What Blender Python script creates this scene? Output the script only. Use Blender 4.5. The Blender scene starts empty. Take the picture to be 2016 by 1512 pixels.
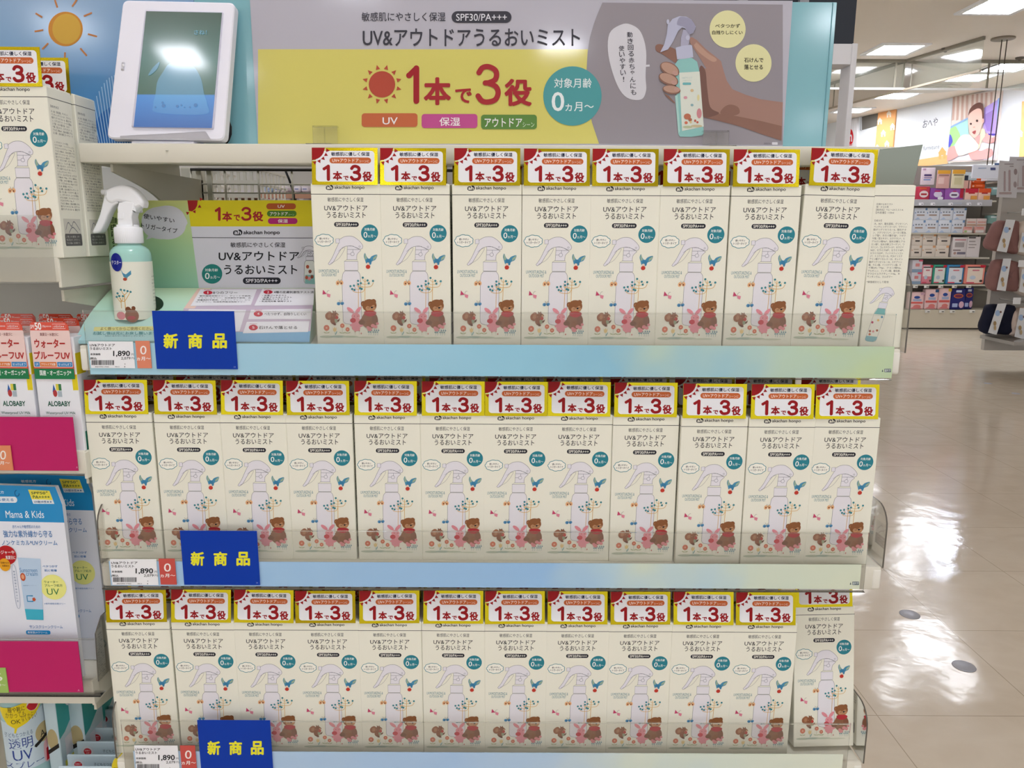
import bpy, bmesh, math, random
from mathutils import Vector, Matrix
from mathutils.geometry import tessellate_polygon
random.seed(7)
sc = bpy.context.scene
COL = sc.collection
# ------------------------------------------------------------------ camera
F, CX, CY = 1510.0, 1008.0, 756.0
PITCH, ROLL = math.radians(11.0), math.radians(0.27)
CAM = Vector((0.0245, -0.8351, 1.25))
FWD = Vector((0, math.cos(PITCH), -math.sin(PITCH)))
_u0 = Vector((0, math.sin(PITCH), math.cos(PITCH)))
RIGHT = math.cos(ROLL) * Vector((1, 0, 0)) + math.sin(ROLL) * _u0
UP = -math.sin(ROLL) * Vector((1, 0, 0)) + math.cos(ROLL) * _u0
cd = bpy.data.cameras.new('camera'); cam = bpy.data.objects.new('camera', cd); COL.objects.link(cam)
cd.sensor_width = 36.0; cd.lens = 36.0 * F / 2016.0; cd.clip_start = 0.02; cd.clip_end = 200
cam.matrix_world = Matrix(((RIGHT.x, UP.x, -FWD.x, CAM.x), (RIGHT.y, UP.y, -FWD.y, CAM.y), (RIGHT.z, UP.z, -FWD.z, CAM.z), (0, 0, 0, 1)))
sc.camera = cam
# ------------------------------------------------------------------ ambient light of the store, exposure
wd = bpy.data.worlds.new('store_ambient'); sc.world = wd; wd.use_nodes = True
bg = wd.node_tree.nodes['Background']; bg.inputs[0].default_value = (0.93, 0.97, 1.04, 1); bg.inputs[1].default_value = 0.95
LAMP = 22.0
sc.view_settings.view_transform = 'Standard'; sc.view_settings.look = 'None'; sc.view_settings.gamma = 1
sc.view_settings.use_curve_mapping = False
sc.view_settings.exposure = 0.82
try:
    sc.cycles.use_denoising = True; sc.cycles.max_bounces = 10; sc.cycles.transparent_max_bounces = 24
except Exception: pass

def ray(px, py): return FWD + RIGHT * ((px - CX) / F) - UP * ((py - CY) / F)
def at(px, py, Y):
    d = ray(px, py); return CAM + d * ((Y - CAM.y) / d.y)
def atz(px, py, Z):
    d = ray(px, py); return CAM + d * ((Z - CAM.z) / d.z)
def onp(px, py, p0, n):
    d = ray(px, py); return CAM + d * ((p0 - CAM).dot(n) / d.dot(n))

# ------------------------------------------------------------------ materials
def lin(h):
    h = h.lstrip('#'); r = []
    for i in (0, 2, 4):
        c = int(h[i:i + 2], 16) / 255; r.append(c / 12.92 if c <= .04045 else ((c + .055) / 1.055) ** 2.4)
    return (*r, 1)
MATS = {}
def flat(h, rough=.5, metal=0., name=None, var=0.0, scale=40, coat=0.0, spec=.25):
    key = (h, rough, metal, var, coat, spec)
    if key in MATS: return MATS[key]
    m = bpy.data.materials.new(name or 'print_' + h.lstrip('#')); m.use_nodes = True
    nt = m.node_tree; b = nt.nodes['Principled BSDF']
    b.inputs['Base Color'].default_value = lin(h); b.inputs['Roughness'].default_value = rough; b.inputs['Metallic'].default_value = metal
    b.inputs['Specular IOR Level'].default_value = spec
    if coat: b.inputs['Coat Weight'].default_value = coat; b.inputs['Coat Roughness'].default_value = .12
    if var:
        tc = nt.nodes.new('ShaderNodeTexCoord'); nz = nt.nodes.new('ShaderNodeTexNoise'); nz.inputs['Scale'].default_value = scale; nz.inputs['Detail'].default_value = 4
        mx = nt.nodes.new('ShaderNodeMix'); mx.data_type = 'RGBA'; c = lin(h)
        mx.inputs[6].default_value = tuple(x * (1 - var) for x in c[:3]) + (1,); mx.inputs[7].default_value = tuple(min(1, x * (1 + var)) for x in c[:3]) + (1,)
        nt.links.new(tc.outputs['Object'], nz.inputs['Vector']); nt.links.new(nz.outputs['Fac'], mx.inputs[0]); nt.links.new(mx.outputs[2], b.inputs['Base Color'])
    MATS[key] = m; return m
def emis(h, s, name):
    m = bpy.data.materials.new(name); m.use_nodes = True; b = m.node_tree.nodes['Principled BSDF']
    b.inputs['Base Color'].default_value = lin(h); b.inputs['Emission Color'].default_value = lin(h); b.inputs['Emission Strength'].default_value = s; return m
def ramp_mat(name, stops, axis='X', lo=0., hi=1., rough=.35, wob=0.0, wscale=3, coat=0.):
    """printed colour ramp along a local axis of the thing"""
    m = bpy.data.materials.new(name); m.use_nodes = True; nt = m.node_tree; b = nt.nodes['Principled BSDF']; b.inputs['Roughness'].default_value = rough
    if coat: b.inputs['Coat Weight'].default_value = coat; b.inputs['Coat Roughness'].default_value = .1
    tc = nt.nodes.new('ShaderNodeTexCoord'); sx = nt.nodes.new('ShaderNodeSeparateXYZ'); nt.links.new(tc.outputs['Object'], sx.inputs[0])
    mr = nt.nodes.new('ShaderNodeMapRange'); mr.inputs[1].default_value = lo; mr.inputs[2].default_value = hi
    nt.links.new(sx.outputs[axis], mr.inputs[0]); src = mr.outputs[0]
    if wob:
        nz = nt.nodes.new('ShaderNodeTexNoise'); nz.inputs['Scale'].default_value = wscale; nz.inputs['Detail'].default_value = 2; nt.links.new(tc.outputs['Object'], nz.inputs['Vector'])
        ma = nt.nodes.new('ShaderNodeMath'); ma.operation = 'MULTIPLY_ADD'; ma.inputs[1].default_value = wob
        ad = nt.nodes.new('ShaderNodeMath'); ad.operation = 'SUBTRACT'; ad.inputs[1].default_value = .5; nt.links.new(nz.outputs['Fac'], ad.inputs[0])
        nt.links.new(ad.outputs[0], ma.inputs[0]); nt.links.new(src, ma.inputs[2]); src = ma.outputs[0]
    cr = nt.nodes.new('ShaderNodeValToRGB'); e = cr.color_ramp.elements
    for i, (p, h) in enumerate(stops):
        el = e[i] if i < 2 else e.new(p)
        el.position = p; el.color = lin(h)
    nt.links.new(src, cr.inputs[0]); nt.links.new(cr.outputs[0], b.inputs['Base Color']); return m
def acrylic(name, tint=(.93, .93, .91), haze=.10, hz=(.6, .58, .52), ior=1.28):
    m = bpy.data.materials.new(name); m.use_nodes = True; nt = m.node_tree; nt.nodes.remove(nt.nodes['Principled BSDF'])
    out = nt.nodes['Material Output']; tr = nt.nodes.new('ShaderNodeBsdfTransparent'); tr.inputs[0].default_value = (*tint, 1)
    df = nt.nodes.new('ShaderNodeBsdfDiffuse'); df.inputs[0].default_value = (*hz, 1)
    gl = nt.nodes.new('ShaderNodeBsdfGlossy'); gl.inputs['Roughness'].default_value = .08
    fr = nt.nodes.new('ShaderNodeFresnel'); fr.inputs[0].default_value = ior
    m1 = nt.nodes.new('ShaderNodeMixShader'); m1.inputs[0].default_value = haze; nt.links.new(tr.outputs[0], m1.inputs[1]); nt.links.new(df.outputs[0], m1.inputs[2])
    m2 = nt.nodes.new('ShaderNodeMixShader'); nt.links.new(fr.outputs[0], m2.inputs[0]); nt.links.new(m1.outputs[0], m2.inputs[1]); nt.links.new(gl.outputs[0], m2.inputs[2])
    nt.links.new(m2.outputs[0], out.inputs[0]); return m
CREAM = flat('#edebdb', .55, name='cream_board', var=.015, scale=900)
CREAMS = flat('#e4dfcb', .6, name='cream_board_side')
METAL = flat('#dcd8c9', .42, name='painted_shelf_metal', var=.03, scale=12)
METALD = flat('#c9c5b5', .5, name='painted_metal_grey', var=.03, scale=9)
WHITE = flat('#f2f2f4', .45, name='white_plastic')
GOLD = flat('#bcaa18', .2, .85, name='gold_foil')
ACR = acrylic('clear_acrylic', (.975, .975, .965), .055)
ACRG = acrylic('guard_acrylic', (.93, .93, .915), .07, (.62, .6, .55), 1.1)
ACRT = acrylic('thin_clear_acrylic', (.985, .985, .98), .015)
ACRE = flat('#5f5a52', .3, name='acrylic_rim')
SILVER = flat('#76786c', .1, 1.0, name='silver_foil')
INK = '#1d1d24'; TEAL = '#2b8291'; RED = '#930710'; NAVY = '#1c2440'

# ------------------------------------------------------------------ mesh collecting
class MB:
    def __init__(s): s.v = []; s.f = []; s.m = []; s.mats = []; s.sm = []
    def mi(s, m):
        if isinstance(m, str): m = flat(m)
        if m not in s.mats: s.mats.append(m)
        return s.mats.index(m)
    def add(s, vs, fs, m, smooth=False):
        o = len(s.v); k = s.mi(m); s.v += [tuple(v) for v in vs]
        for f in fs: s.f.append([i + o for i in f]); s.m.append(k); s.sm.append(smooth)
    def bm(s, b, m, smooth=False, mat=None):
        b.verts.index_update()
        s.add([(mat @ v.co if mat else v.co) for v in b.verts], [[v.index for v in f.verts] for f in b.faces], m, smooth); b.free()
    def box(s, x0, y0, z0, x1, y1, z1, m, bev=0., seg=2, mat=None):
        b = bmesh.new(); bmesh.ops.create_cube(b, size=1)
        for v in b.verts: v.co = Vector(((x0 + x1) / 2 + v.co.x * (x1 - x0), (y0 + y1) / 2 + v.co.y * (y1 - y0), (z0 + z1) / 2 + v.co.z * (z1 - z0)))
        if bev: bmesh.ops.bevel(b, geom=list(b.edges), offset=bev, segments=seg, affect='EDGES', profile=.5)
        s.bm(b, m, bool(bev) and seg > 1, mat)
    def prism(s, pts, y0, y1, m, rim=None, bev=0., place=None, smooth=False):
        """outline (x,z) pushed from y0 to y1"""
        b = bmesh.new(); n = len(pts)
        a = [b.verts.new((p[0], y0, p[1])) for p in pts]; c = [b.verts.new((p[0], y1, p[1])) for p in pts]
        b.faces.new(a); b.faces.new(c[::-1]); sides = [b.faces.new((a[i], c[i], c[(i + 1) % n], a[(i + 1) % n])) for i in range(n)]
        if bev:
            ed = [e for e in b.edges if abs(e.verts[0].co.y - e.verts[1].co.y) < 1e-9]
            bmesh.ops.bevel(b, geom=ed, offset=bev, segments=3, affect='EDGES', profile=.5)
        bmesh.ops.recalc_face_normals(b, faces=list(b.faces))
        bmesh.ops.triangulate(b, faces=[f for f in b.faces if len(f.verts) > 4])
        b.verts.index_update(); vs = [(place(v.co) if place else v.co) for v in b.verts]
        if rim:
            cap = [[v.index for v in f.verts] for f in b.faces if abs(f.normal.y) > .5]; rm = [[v.index for v in f.verts] for f in b.faces if abs(f.normal.y) <= .5]
            s.add(vs, cap, m); s.add(vs, rm, rim)
        else: s.add(vs, [[v.index for v in f.verts] for f in b.faces], m, smooth)
        b.free()
    def soft_prism(s, pts, half, r, m, n=4):
        """outline (x,z) with rounded rims"""
        N = len(pts); ar = sum(pts[i - 1][0] * pts[i][1] - pts[i][0] * pts[i - 1][1] for i in range(N)); sg = 1 if ar > 0 else -1; nr = []
        for i in range(N):
            a, b = pts[i - 1], pts[(i + 1) % N]; dx, dz = b[0] - a[0], b[1] - a[1]; l = math.hypot(dx, dz) or 1; nr.append((-dz / l * sg, dx / l * sg))
        rings = []
        for k in range(n + 1): a = math.pi / 2 * k / n; rings.append((r * (1 - math.sin(a)), -half + r * (1 - math.cos(a))))
        rings += [(d, -y) for d, y in rings[::-1]]; vs = []; fs = []
        for d, y in rings: vs += [(pts[i][0] + nr[i][0] * d, y, pts[i][1] + nr[i][1] * d) for i in range(N)]
        for k in range(len(rings) - 1): fs += [[k * N + i, k * N + (i + 1) % N, (k + 1) * N + (i + 1) % N, (k + 1) * N + i] for i in range(N)]
        s.add(vs, fs, m, True)
        for k in (0, len(rings) - 1):
            t = tessellate_polygon([[Vector((vs[k * N + i][0], vs[k * N + i][2], 0)) for i in range(N)]]); s.add(vs[k * N:k * N + N], [list(q) for q in t], m)
    def lathe(s, prof, m, c=(0, 0, 0), n=40, smooth=True, axis='z'):
        vs = []; fs = []
        for r, z in prof:
            for i in range(n):
                a = 2 * math.pi * i / n; vs.append((c[0] + r * math.cos(a), c[1] + r * math.sin(a), c[2] + z))
        for j in range(len(prof) - 1):
            for i in range(n):
                fs.append([j * n + i, j * n + (i + 1) % n, (j + 1) * n + (i + 1) % n, (j + 1) * n + i])
        fs.append(list(range(n))[::-1]); fs.append([(len(prof) - 1) * n + i for i in range(n)])
        s.add(vs, fs, m, smooth)
    def tube(s, path, r, m, n=8):
        path = [Vector(p) for p in path]; vs = []; fs = []
        for i, p in enumerate(path):
            t = (path[min(i + 1, len(path) - 1)] - path[max(i - 1, 0)]).normalized()
            a = t.orthogonal().normalized() if i == 0 else (a - t * a.dot(t)).normalized()
            b = t.cross(a)
            for k in range(n):
                w = 2 * math.pi * k / n; vs.append(p + a * (r * math.cos(w)) + b * (r * math.sin(w)))
        for i in range(len(path) - 1):
            for k in range(n): fs.append([i * n + k, i * n + (k + 1) % n, (i + 1) * n + (k + 1) % n, (i + 1) * n + k])
        fs.append(list(range(n))[::-1]); fs.append([(len(path) - 1) * n + k for k in range(n)])
        s.add(vs, fs, m, True)
    def build(s, name, parent=None, local=False):
        me = bpy.data.meshes.new(name); base = Vector((0, 0, 0))
        if not local:
            if parent is not None: base = parent.location.copy()
            elif s.v:
                xs, ys, zs = zip(*s.v); base = Vector(((min(xs) + max(xs)) / 2, (min(ys) + max(ys)) / 2, min(zs)))
        me.from_pydata([tuple(Vector(v) - base) for v in s.v], [], s.f)
        for m in s.mats: me.materials.append(m)
        me.polygons.foreach_set('material_index', s.m); me.polygons.foreach_set('use_smooth', s.sm); me.update()
        o = bpy.data.objects.new(name, me); COL.objects.link(o)
        if parent is not None: o.parent = parent
        elif not local: o.location = base
        return o
def tag(o, label, cat, group=None, kind=None):
    o['label'] = label; o['category'] = cat
    if group: o['group'] = group
    if kind: o['kind'] = kind
    return o
def empty(name, loc, label=None, cat=None, group=None):
    o = bpy.data.objects.new(name, None); o.empty_display_size = .02; COL.objects.link(o); o.location = loc
    if label: tag(o, label, cat, group)
    return o
def struct(o): o['kind'] = 'structure'; return o
def dup(root, loc, rot=(0, 0, 0), label=None, group=None):
    r = root.copy(); COL.objects.link(r); r.location = loc; r.rotation_euler = rot
    if label: r['label'] = label
    if group: r['group'] = group
    for ch in root.children:
        c = ch.copy(); COL.objects.link(c); c.parent = r
        for g in ch.children:
            d = g.copy(); COL.objects.link(d); d.parent = c
    return r

# ------------------------------------------------------------------ flat print: polygons, strokes and lettering laid on a face
_tc = bpy.data.curves.new('lettering', 'FONT'); _to = bpy.data.objects.new('lettering', _tc); COL.objects.link(_to)
_tc.resolution_u = 3; _tc.fill_mode = 'FRONT'
TXT = {}
def glyphs(s, bold):
    k = (s, bold)
    if k not in TXT:
        _tc.body = s; _tc.offset = bold
        dg = bpy.context.evaluated_depsgraph_get(); dg.update()
        me = bpy.data.meshes.new_from_object(_to.evaluated_get(dg))
        vs = [(v.co.x, v.co.y) for v in me.vertices]; fs = [list(p.vertices) for p in me.polygons]; bpy.data.meshes.remove(me)
        xs = [v[0] for v in vs]; ys = [v[1] for v in vs]
        TXT[k] = (vs, fs, min(xs), max(xs), min(ys), max(ys))
    return TXT[k]
def smooth_closed(p, k=5):
    n = len(p); o = []
    for i in range(n):
        a, b, c, d = p[i - 1], p[i], p[(i + 1) % n], p[(i + 2) % n]
        for j in range(k):
            t = j / k; o.append(tuple(.5 * (2 * b[q] + (c[q] - a[q]) * t + (2 * a[q] - 5 * b[q] + 4 * c[q] - d[q]) * t * t + (3 * b[q] - a[q] - 3 * c[q] + d[q]) * t ** 3) for q in range(2)))
    return o
def smooth_open(p, k=5):
    p = [p[0]] + list(p) + [p[-1]]; o = []
    for i in range(1, len(p) - 2):
        a, b, c, d = p[i - 1], p[i], p[i + 1], p[i + 2]
        for j in range(k):
            t = j / k; o.append(tuple(.5 * (2 * b[q] + (c[q] - a[q]) * t + (2 * a[q] - 5 * b[q] + 4 * c[q] - d[q]) * t * t + (3 * b[q] - a[q] - 3 * c[q] + d[q]) * t ** 3) for q in range(2)))
    o.append(tuple(p[-1])); return o
class Art:
    def __init__(s, mb, f): s.mb = mb; s.f = lambda x, y, L: f(x, y, L + s.o); s.L = 1; s.o = 0.; s.n = {}; s.sub = 0
    def at(s, L): s.L = L; return s
    def nx(s): n = s.n.get(s.L, 0); s.n[s.L] = n + 1; s.o = .023 * (n % 40)
    def poly(s, pts, m, cv=False):
        if cv: pts = smooth_closed(pts)
        s.nx(); t = tessellate_polygon([[Vector((p[0], p[1], 0)) for p in pts]])
        if s.sub:                                           # bend with a curved surface: split long triangles
            st = [[pts[i][:2] for i in q] for q in t]; vs = []; fs = []
            while st:
                q = st.pop(); l = [math.dist(q[i], q[(i + 1) % 3]) for i in range(3)]; i = l.index(max(l))
                if l[i] > s.sub:
                    a, b, c = q[i], q[(i + 1) % 3], q[(i + 2) % 3]; h = ((a[0] + b[0]) / 2, (a[1] + b[1]) / 2); st += [[a, h, c], [h, b, c]]
                else: fs.append([len(vs), len(vs) + 1, len(vs) + 2]); vs += [s.f(p[0], p[1], s.L) for p in q]
            s.mb.add(vs, fs, m); return
        s.mb.add([s.f(p[0], p[1], s.L) for p in pts], [list(q) for q in t], m)
    def rect(s, x0, y0, x1, y1, m): s.poly([(x0, y0), (x1, y0), (x1, y1), (x0, y1)], m)
    def rr(s, x0, y0, x1, y1, r, m):
        r = min(r, abs(x1 - x0) / 2, abs(y1 - y0) / 2); p = []
        for cx, cy, a0 in ((x1 - r, y0 + r, -90), (x1 - r, y1 - r, 0), (x0 + r, y1 - r, 90), (x0 + r, y0 + r, 180)):
            for i in range(6):
                a = math.radians(a0 + i * 18); p.append((cx + r * math.cos(a), cy + r * math.sin(a)))
        s.poly(p, m)
    def ell(s, cx, cy, rx, ry, m, rot=0, n=20):
        c, d = math.cos(math.radians(rot)), math.sin(math.radians(rot)); p = []
        for i in range(n):
            a = 2 * math.pi * i / n; u, v = rx * math.cos(a), ry * math.sin(a); p.append((cx + u * c - v * d, cy + u * d + v * c))
        s.poly(p, m)
    def line(s, pts, w, m, closed=False, cv=False):
        if cv: pts = smooth_closed(pts) if closed else smooth_open(pts)
        s.nx(); n = len(pts); vs = []; fs = []
        for i in range(n):
            a = pts[i - 1] if (closed or i) else pts[i]; b = pts[(i + 1) % n] if (closed or i < n - 1) else pts[i]
            dx, dy = b[0] - a[0], b[1] - a[1]; l = math.hypot(dx, dy) or 1; nx, ny = -dy / l * w / 2, dx / l * w / 2
            vs += [s.f(pts[i][0] + nx, pts[i][1] + ny, s.L), s.f(pts[i][0] - nx, pts[i][1] - ny, s.L)]
        for i in range(n if closed else n - 1): j = (i + 1) % n; fs.append([2 * i, 2 * i + 1, 2 * j + 1, 2 * j])
        s.mb.add(vs, fs, m)
    def text(s, t, x0, y0, x1, y1, m, bold=0., q=None):
        """lettering fitted to a rectangle (y grows downwards); q maps (u,v) in 0..1 to design coordinates instead"""
        vs, fs, a, b, c, d = glyphs(t, 0.); r = max(0, bold) if bold > .003 else 0
        a, b, c, d = a - r, b + r, c - r, d + r
        for k in range(8 if r > .018 else 4 if r > 0 else 1):
            s.nx(); ox, oy = r * math.cos(k * (.7854 if r > .018 else 1.5708) + .3), r * math.sin(k * (.7854 if r > .018 else 1.5708) + .3); o = []
            for x, y in vs:
                u, v = (x + ox - a) / (b - a), (d - y - oy) / (d - c)
                p = q(u, v) if q else (x0 + (x1 - x0) * u, y0 + (y1 - y0) * v); o.append(s.f(p[0], p[1], s.L))
            s.mb.add(o, fs, m)
    def one(s, x0, y0, x1, y1, m, w):
        p = [(x0 + w * .45, y0 + (y1 - y0) * .27), (x1 - w * .55, y0 + w * .55), (x1 - w * .55, y1 - w * .45)]
        s.line(p[:2], w * .92, m); s.line(p[1:], w, m)
        for q in p: s.ell(q[0], q[1], w * .5, w * .5, m, n=14)
    def three(s, x0, y0, x1, y1, m, w):
        X = lambda u: x0 + w / 2 + (x1 - x0 - w) * u; Y = lambda v: y0 + w / 2 + (y1 - y0 - w) * v
        a = smooth_open([(X(.04), Y(.17)), (X(.22), Y(.03)), (X(.52), Y(0)), (X(.84), Y(.09)), (X(.92), Y(.23)), (X(.82), Y(.38)), (X(.5), Y(.46))])
        b = smooth_open([(X(.5), Y(.46)), (X(.88), Y(.56)), (X(1), Y(.74)), (X(.86), Y(.93)), (X(.5), Y(1)), (X(.2), Y(.97)), (X(0), Y(.83))])
        for q in (a, b, [(X(.36), Y(.46)), (X(.55), Y(.46))]):
            s.line(q, w, m)
            for e in (q[0], q[-1]): s.ell(e[0], e[1], w / 2, w / 2, m, n=14)
    def lines(s, rows, x0, y0, dy, h, cw, m, bold=0.):
        for i, r in enumerate(rows):
            if r: s.text(r, x0, y0 + i * dy, x0 + cw * len(r), y0 + i * dy + h, m, bold)
def sunburst(A, cx, cy, r, m, a0=0, a1=360, n=12, r1=1.22, r2=1.5, hw=9):
    if a1 - a0 >= 360: A.ell(cx, cy, r, r, m, n=32)
    else: A.poly([(cx, cy)] + [(cx + r * math.cos(math.radians(a0 + (a1 - a0) * i / 12)), cy + r * math.sin(math.radians(a0 + (a1 - a0) * i / 12))) for i in range(13)], m)
    for i in range(n):
        a = a0 + (a1 - a0) * (i + .5) / n
        c = lambda rr, t: (cx + rr * math.cos(math.radians(t)), cy + rr * math.sin(math.radians(t)))
        A.poly([c(r * r1, a - hw), c(r * r2, a), c(r * r1, a + hw)], m)
def logo(A, x0, y0, x1, y1, ink, paper):
    """rounded lowercase monogram: outline blob with two letters"""
    w, h = x1 - x0, y1 - y0; X = lambda u: x0 + w * u; Y = lambda v: y0 + h * v; L = A.L
    A.poly([(X(0), Y(.6)), (X(.06), Y(.28)), (X(.3), Y(.16)), (X(.48), Y(.2)), (X(.62), Y(.02)), (X(.85), Y(.08)), (X(1), Y(.4)), (X(.97), Y(.75)), (X(.8), Y(.98)), (X(.3), Y(1)), (X(.06), Y(.88))], ink, cv=True)
    A.at(L + 1); A.text('ah', X(.13), Y(.15), X(.86), Y(.84), paper, .03); A.at(L)
# ------------------------------------------------------------------ store shell: floor, ceiling, walls
def tile_floor():
    m = bpy.data.materials.new('vinyl_tile'); m.use_nodes = True; nt = m.node_tree; b = nt.nodes['Principled BSDF']; N = nt.nodes.new; L = nt.links.new
    tc = N('ShaderNodeTexCoord')
    mp = N('ShaderNodeMapping'); mp.inputs['Scale'].default_value = (1.6, 2.6, 1); mp.inputs['Rotation'].default_value = (0, 0, .5); L(tc.outputs['Object'], mp.inputs[0])
    nz = N('ShaderNodeTexNoise'); nz.inputs['Scale'].default_value = 3.2; nz.inputs['Detail'].default_value = 6; nz.inputs['Distortion'].default_value = .8; L(mp.outputs[0], nz.inputs['Vector'])
    cr = N('ShaderNodeValToRGB'); e = cr.color_ramp.elements; e[0].position = .3; e[0].color = lin('#d5c8b5'); e[1].position = .75; e[1].color = lin('#ded3c2'); L(nz.outputs['Fac'], cr.inputs[0])
    bk = N('ShaderNodeTexBrick'); bk.offset = 0; bk.inputs['Color1'].default_value = bk.inputs['Color2'].default_value = (1, 1, 1, 1); bk.inputs['Mortar'].default_value = (.66, .62, .56, 1)
    bk.inputs['Scale'].default_value = 1; bk.inputs['Mortar Size'].default_value = .0016; bk.inputs['Mortar Smooth'].default_value = .3; bk.inputs['Brick Width'].default_value = .45; bk.inputs['Row Height'].default_value = .45
    L(tc.outputs['Object'], bk.inputs['Vector'])
    mx = N('ShaderNodeMix'); mx.data_type = 'RGBA'; mx.blend_type = 'MULTIPLY'; mx.inputs[0].default_value = 1; L(cr.outputs[0], mx.inputs[6]); L(bk.outputs[0], mx.inputs[7]); L(mx.outputs[2], b.inputs['Base Color'])
    b.inputs['Roughness'].default_value = .12; b.inputs['Specular IOR Level'].default_value = .32
    n2 = N('ShaderNodeTexNoise'); n2.inputs['Scale'].default_value = 9; n2.inputs['Detail'].default_value = 3; L(tc.outputs['Object'], n2.inputs['Vector'])
    bp = N('ShaderNodeBump'); bp.inputs['Strength'].default_value = .12; bp.inputs['Distance'].default_value = .012; L(n2.outputs['Fac'], bp.inputs['Height']); L(bp.outputs[0], b.inputs['Normal']); return m
ZC = 3.6
b = MB(); b.box(-14, -22, -.1, 16, 24, 0, tile_floor()); struct(b.build('floor'))
b = MB(); b.box(-14, -22, ZC, 16, 24, ZC + .1, flat('#eee5d8', .85, name='ceiling_board', var=.02, scale=3)); struct(b.build('ceiling'))
b = MB(); b.box(-14, 20, 0, 9.5, 20.2, ZC, flat('#e4e2de', .8, name='store_wall_paint', var=.02, scale=2)); struct(b.build('wall_back'))
WP = Vector((7.2, 14.46, 0)); WD = Vector((.75, -2.69, 0)).normalized(); WN = Vector((-WD.y, WD.x, 0)) * -1
if WN.dot(CAM - WP) < 0: WN = -WN
b = MB(); q = [WP - WD * 6.5, WP + WD * 14]
b.add([p + Vector((0, 0, z)) - WN * t for p in q for z in (0, ZC) for t in (0, .15)], [[0, 2, 6, 4], [1, 5, 7, 3], [2, 3, 7, 6], [0, 4, 5, 1], [0, 1, 3, 2], [4, 6, 7, 5]], flat('#e9ecee', .7, name='white_wall_paint', var=.012, scale=3))
struct(b.build('wall_right'))
wf = lambda off: (lambda x, y, L: onp(x, y, WP + WN * (off + L * .004), WN))
def wall_print(name, px, mat, off=.02, outline=None):
    """panel fixed to the angled wall, with its own thickness"""
    mb = MB(); pts = outline or [(px[0], px[1]), (px[2], px[1]), (px[2], px[3]), (px[0], px[3])]
    fr = [onp(x, y, WP + WN * off, WN) for x, y in pts]; bk = [p - WN * (off - .003) for p in fr]; n = len(fr)
    mb.add(fr + bk, [list(range(n)), list(range(n, 2 * n))[::-1]] + [[i, (i + 1) % n, n + (i + 1) % n, n + i] for i in range(n)], mat)
    return mb, Art(mb, wf(off))
# ceiling lamps: white troffer trim with a lit diffuser
DIFF = emis('#f4f7ff', LAMP, 'lamp_diffuser'); TRIM = flat('#f3f3f3', .5)
def lamp(x, y, label, w=.62, group='square ceiling lamps'):
    t = empty('ceiling_lamp', (x, y, ZC), label, 'ceiling lamp', group)
    m = MB(); h = w / 2
    for a in ((-h, -h, h, -h + .06), (-h, h - .06, h, h), (-h, -h + .06, -h + .06, h - .06), (h - .06, -h + .06, h, h - .06)): m.box(a[0], a[1], -.02, a[2], a[3], 0, TRIM)
    m.build('trim_frame', t, True)
    m = MB(); m.box(-h + .06, -h + .06, -.014, h - .06, h - .06, -.002, DIFF, .004); m.build('diffuser', t, True); return t
for px, py, lb in ((1762, 96, 'square lit ceiling lamp nearest the dark header, left of the hanging wires'), (1970, 10, 'square lit ceiling lamp cut by the upper right corner of the photo'),
                   (1985, 131, 'lit ceiling lamp farthest right, under the glass smoke screen'), (1912, 151, 'lit ceiling lamp above the baby poster, left of the hanging wires'),
                   (1765, 187, 'lit ceiling lamp above the orange house panel'), (1678, 216, 'small distant lit ceiling lamp beside the white frame post')):
    p = atz(px, py, ZC); lamp(p.x, p.y, lb)
def mirror_lamp(px, py, p0, n):
    d = ray(px, py); q = CAM + d * ((p0 - CAM).dot(n) / d.dot(n)); r = d - n * (2 * d.dot(n)); q = q + r * ((ZC - q.z) / r.z); return (q.x, q.y)
BN = Vector((0, -1, 0)); FN_ = Vector((0, -math.cos(.16), math.sin(.16)))
for x, y in (mirror_lamp(1105, 88, Vector((0, .09, 1.35)), BN), mirror_lamp(460, 140, Vector((0, .09, 1.35)), BN), mirror_lamp(1600, 237, Vector((0, .09, 1.35)), BN), mirror_lamp(130, 50, Vector((0, .09, 1.35)), BN), (-6.6, -18), (1.4, -3.0), (-5, -3), (0.2, -.9), (-3.0, 1.0), (-3.4, 5.5), (.4, 6.4), (5, -4), (-1.5, -6.8), (3.6, -8)):  # board reflections fix some positions; the other unseen lamps are added for light
    lamp(x, y, 'unseen square ceiling lamp, in the set placed by board glare and added for light', .62, 'lamps behind the photographer')
x, y = mirror_lamp(360, 108, Vector((0, .05, 1.3475)), FN_); lamp(x, y, 'small square ceiling lamp mirrored in the photo frame screen', .36, 'lamps behind the photographer')
for px, py in ((1757, 1345), (1888, 1340), (1870, 1085)):
    x, y = mirror_lamp(px, py, Vector((0, 0, 0)), Vector((0, 0, 1))); lamp(x, y, 'square lit ceiling lamp over the aisle, mirrored in the floor', .36 if py > 1200 else .56, 'lamps mirrored in the floor')

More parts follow.
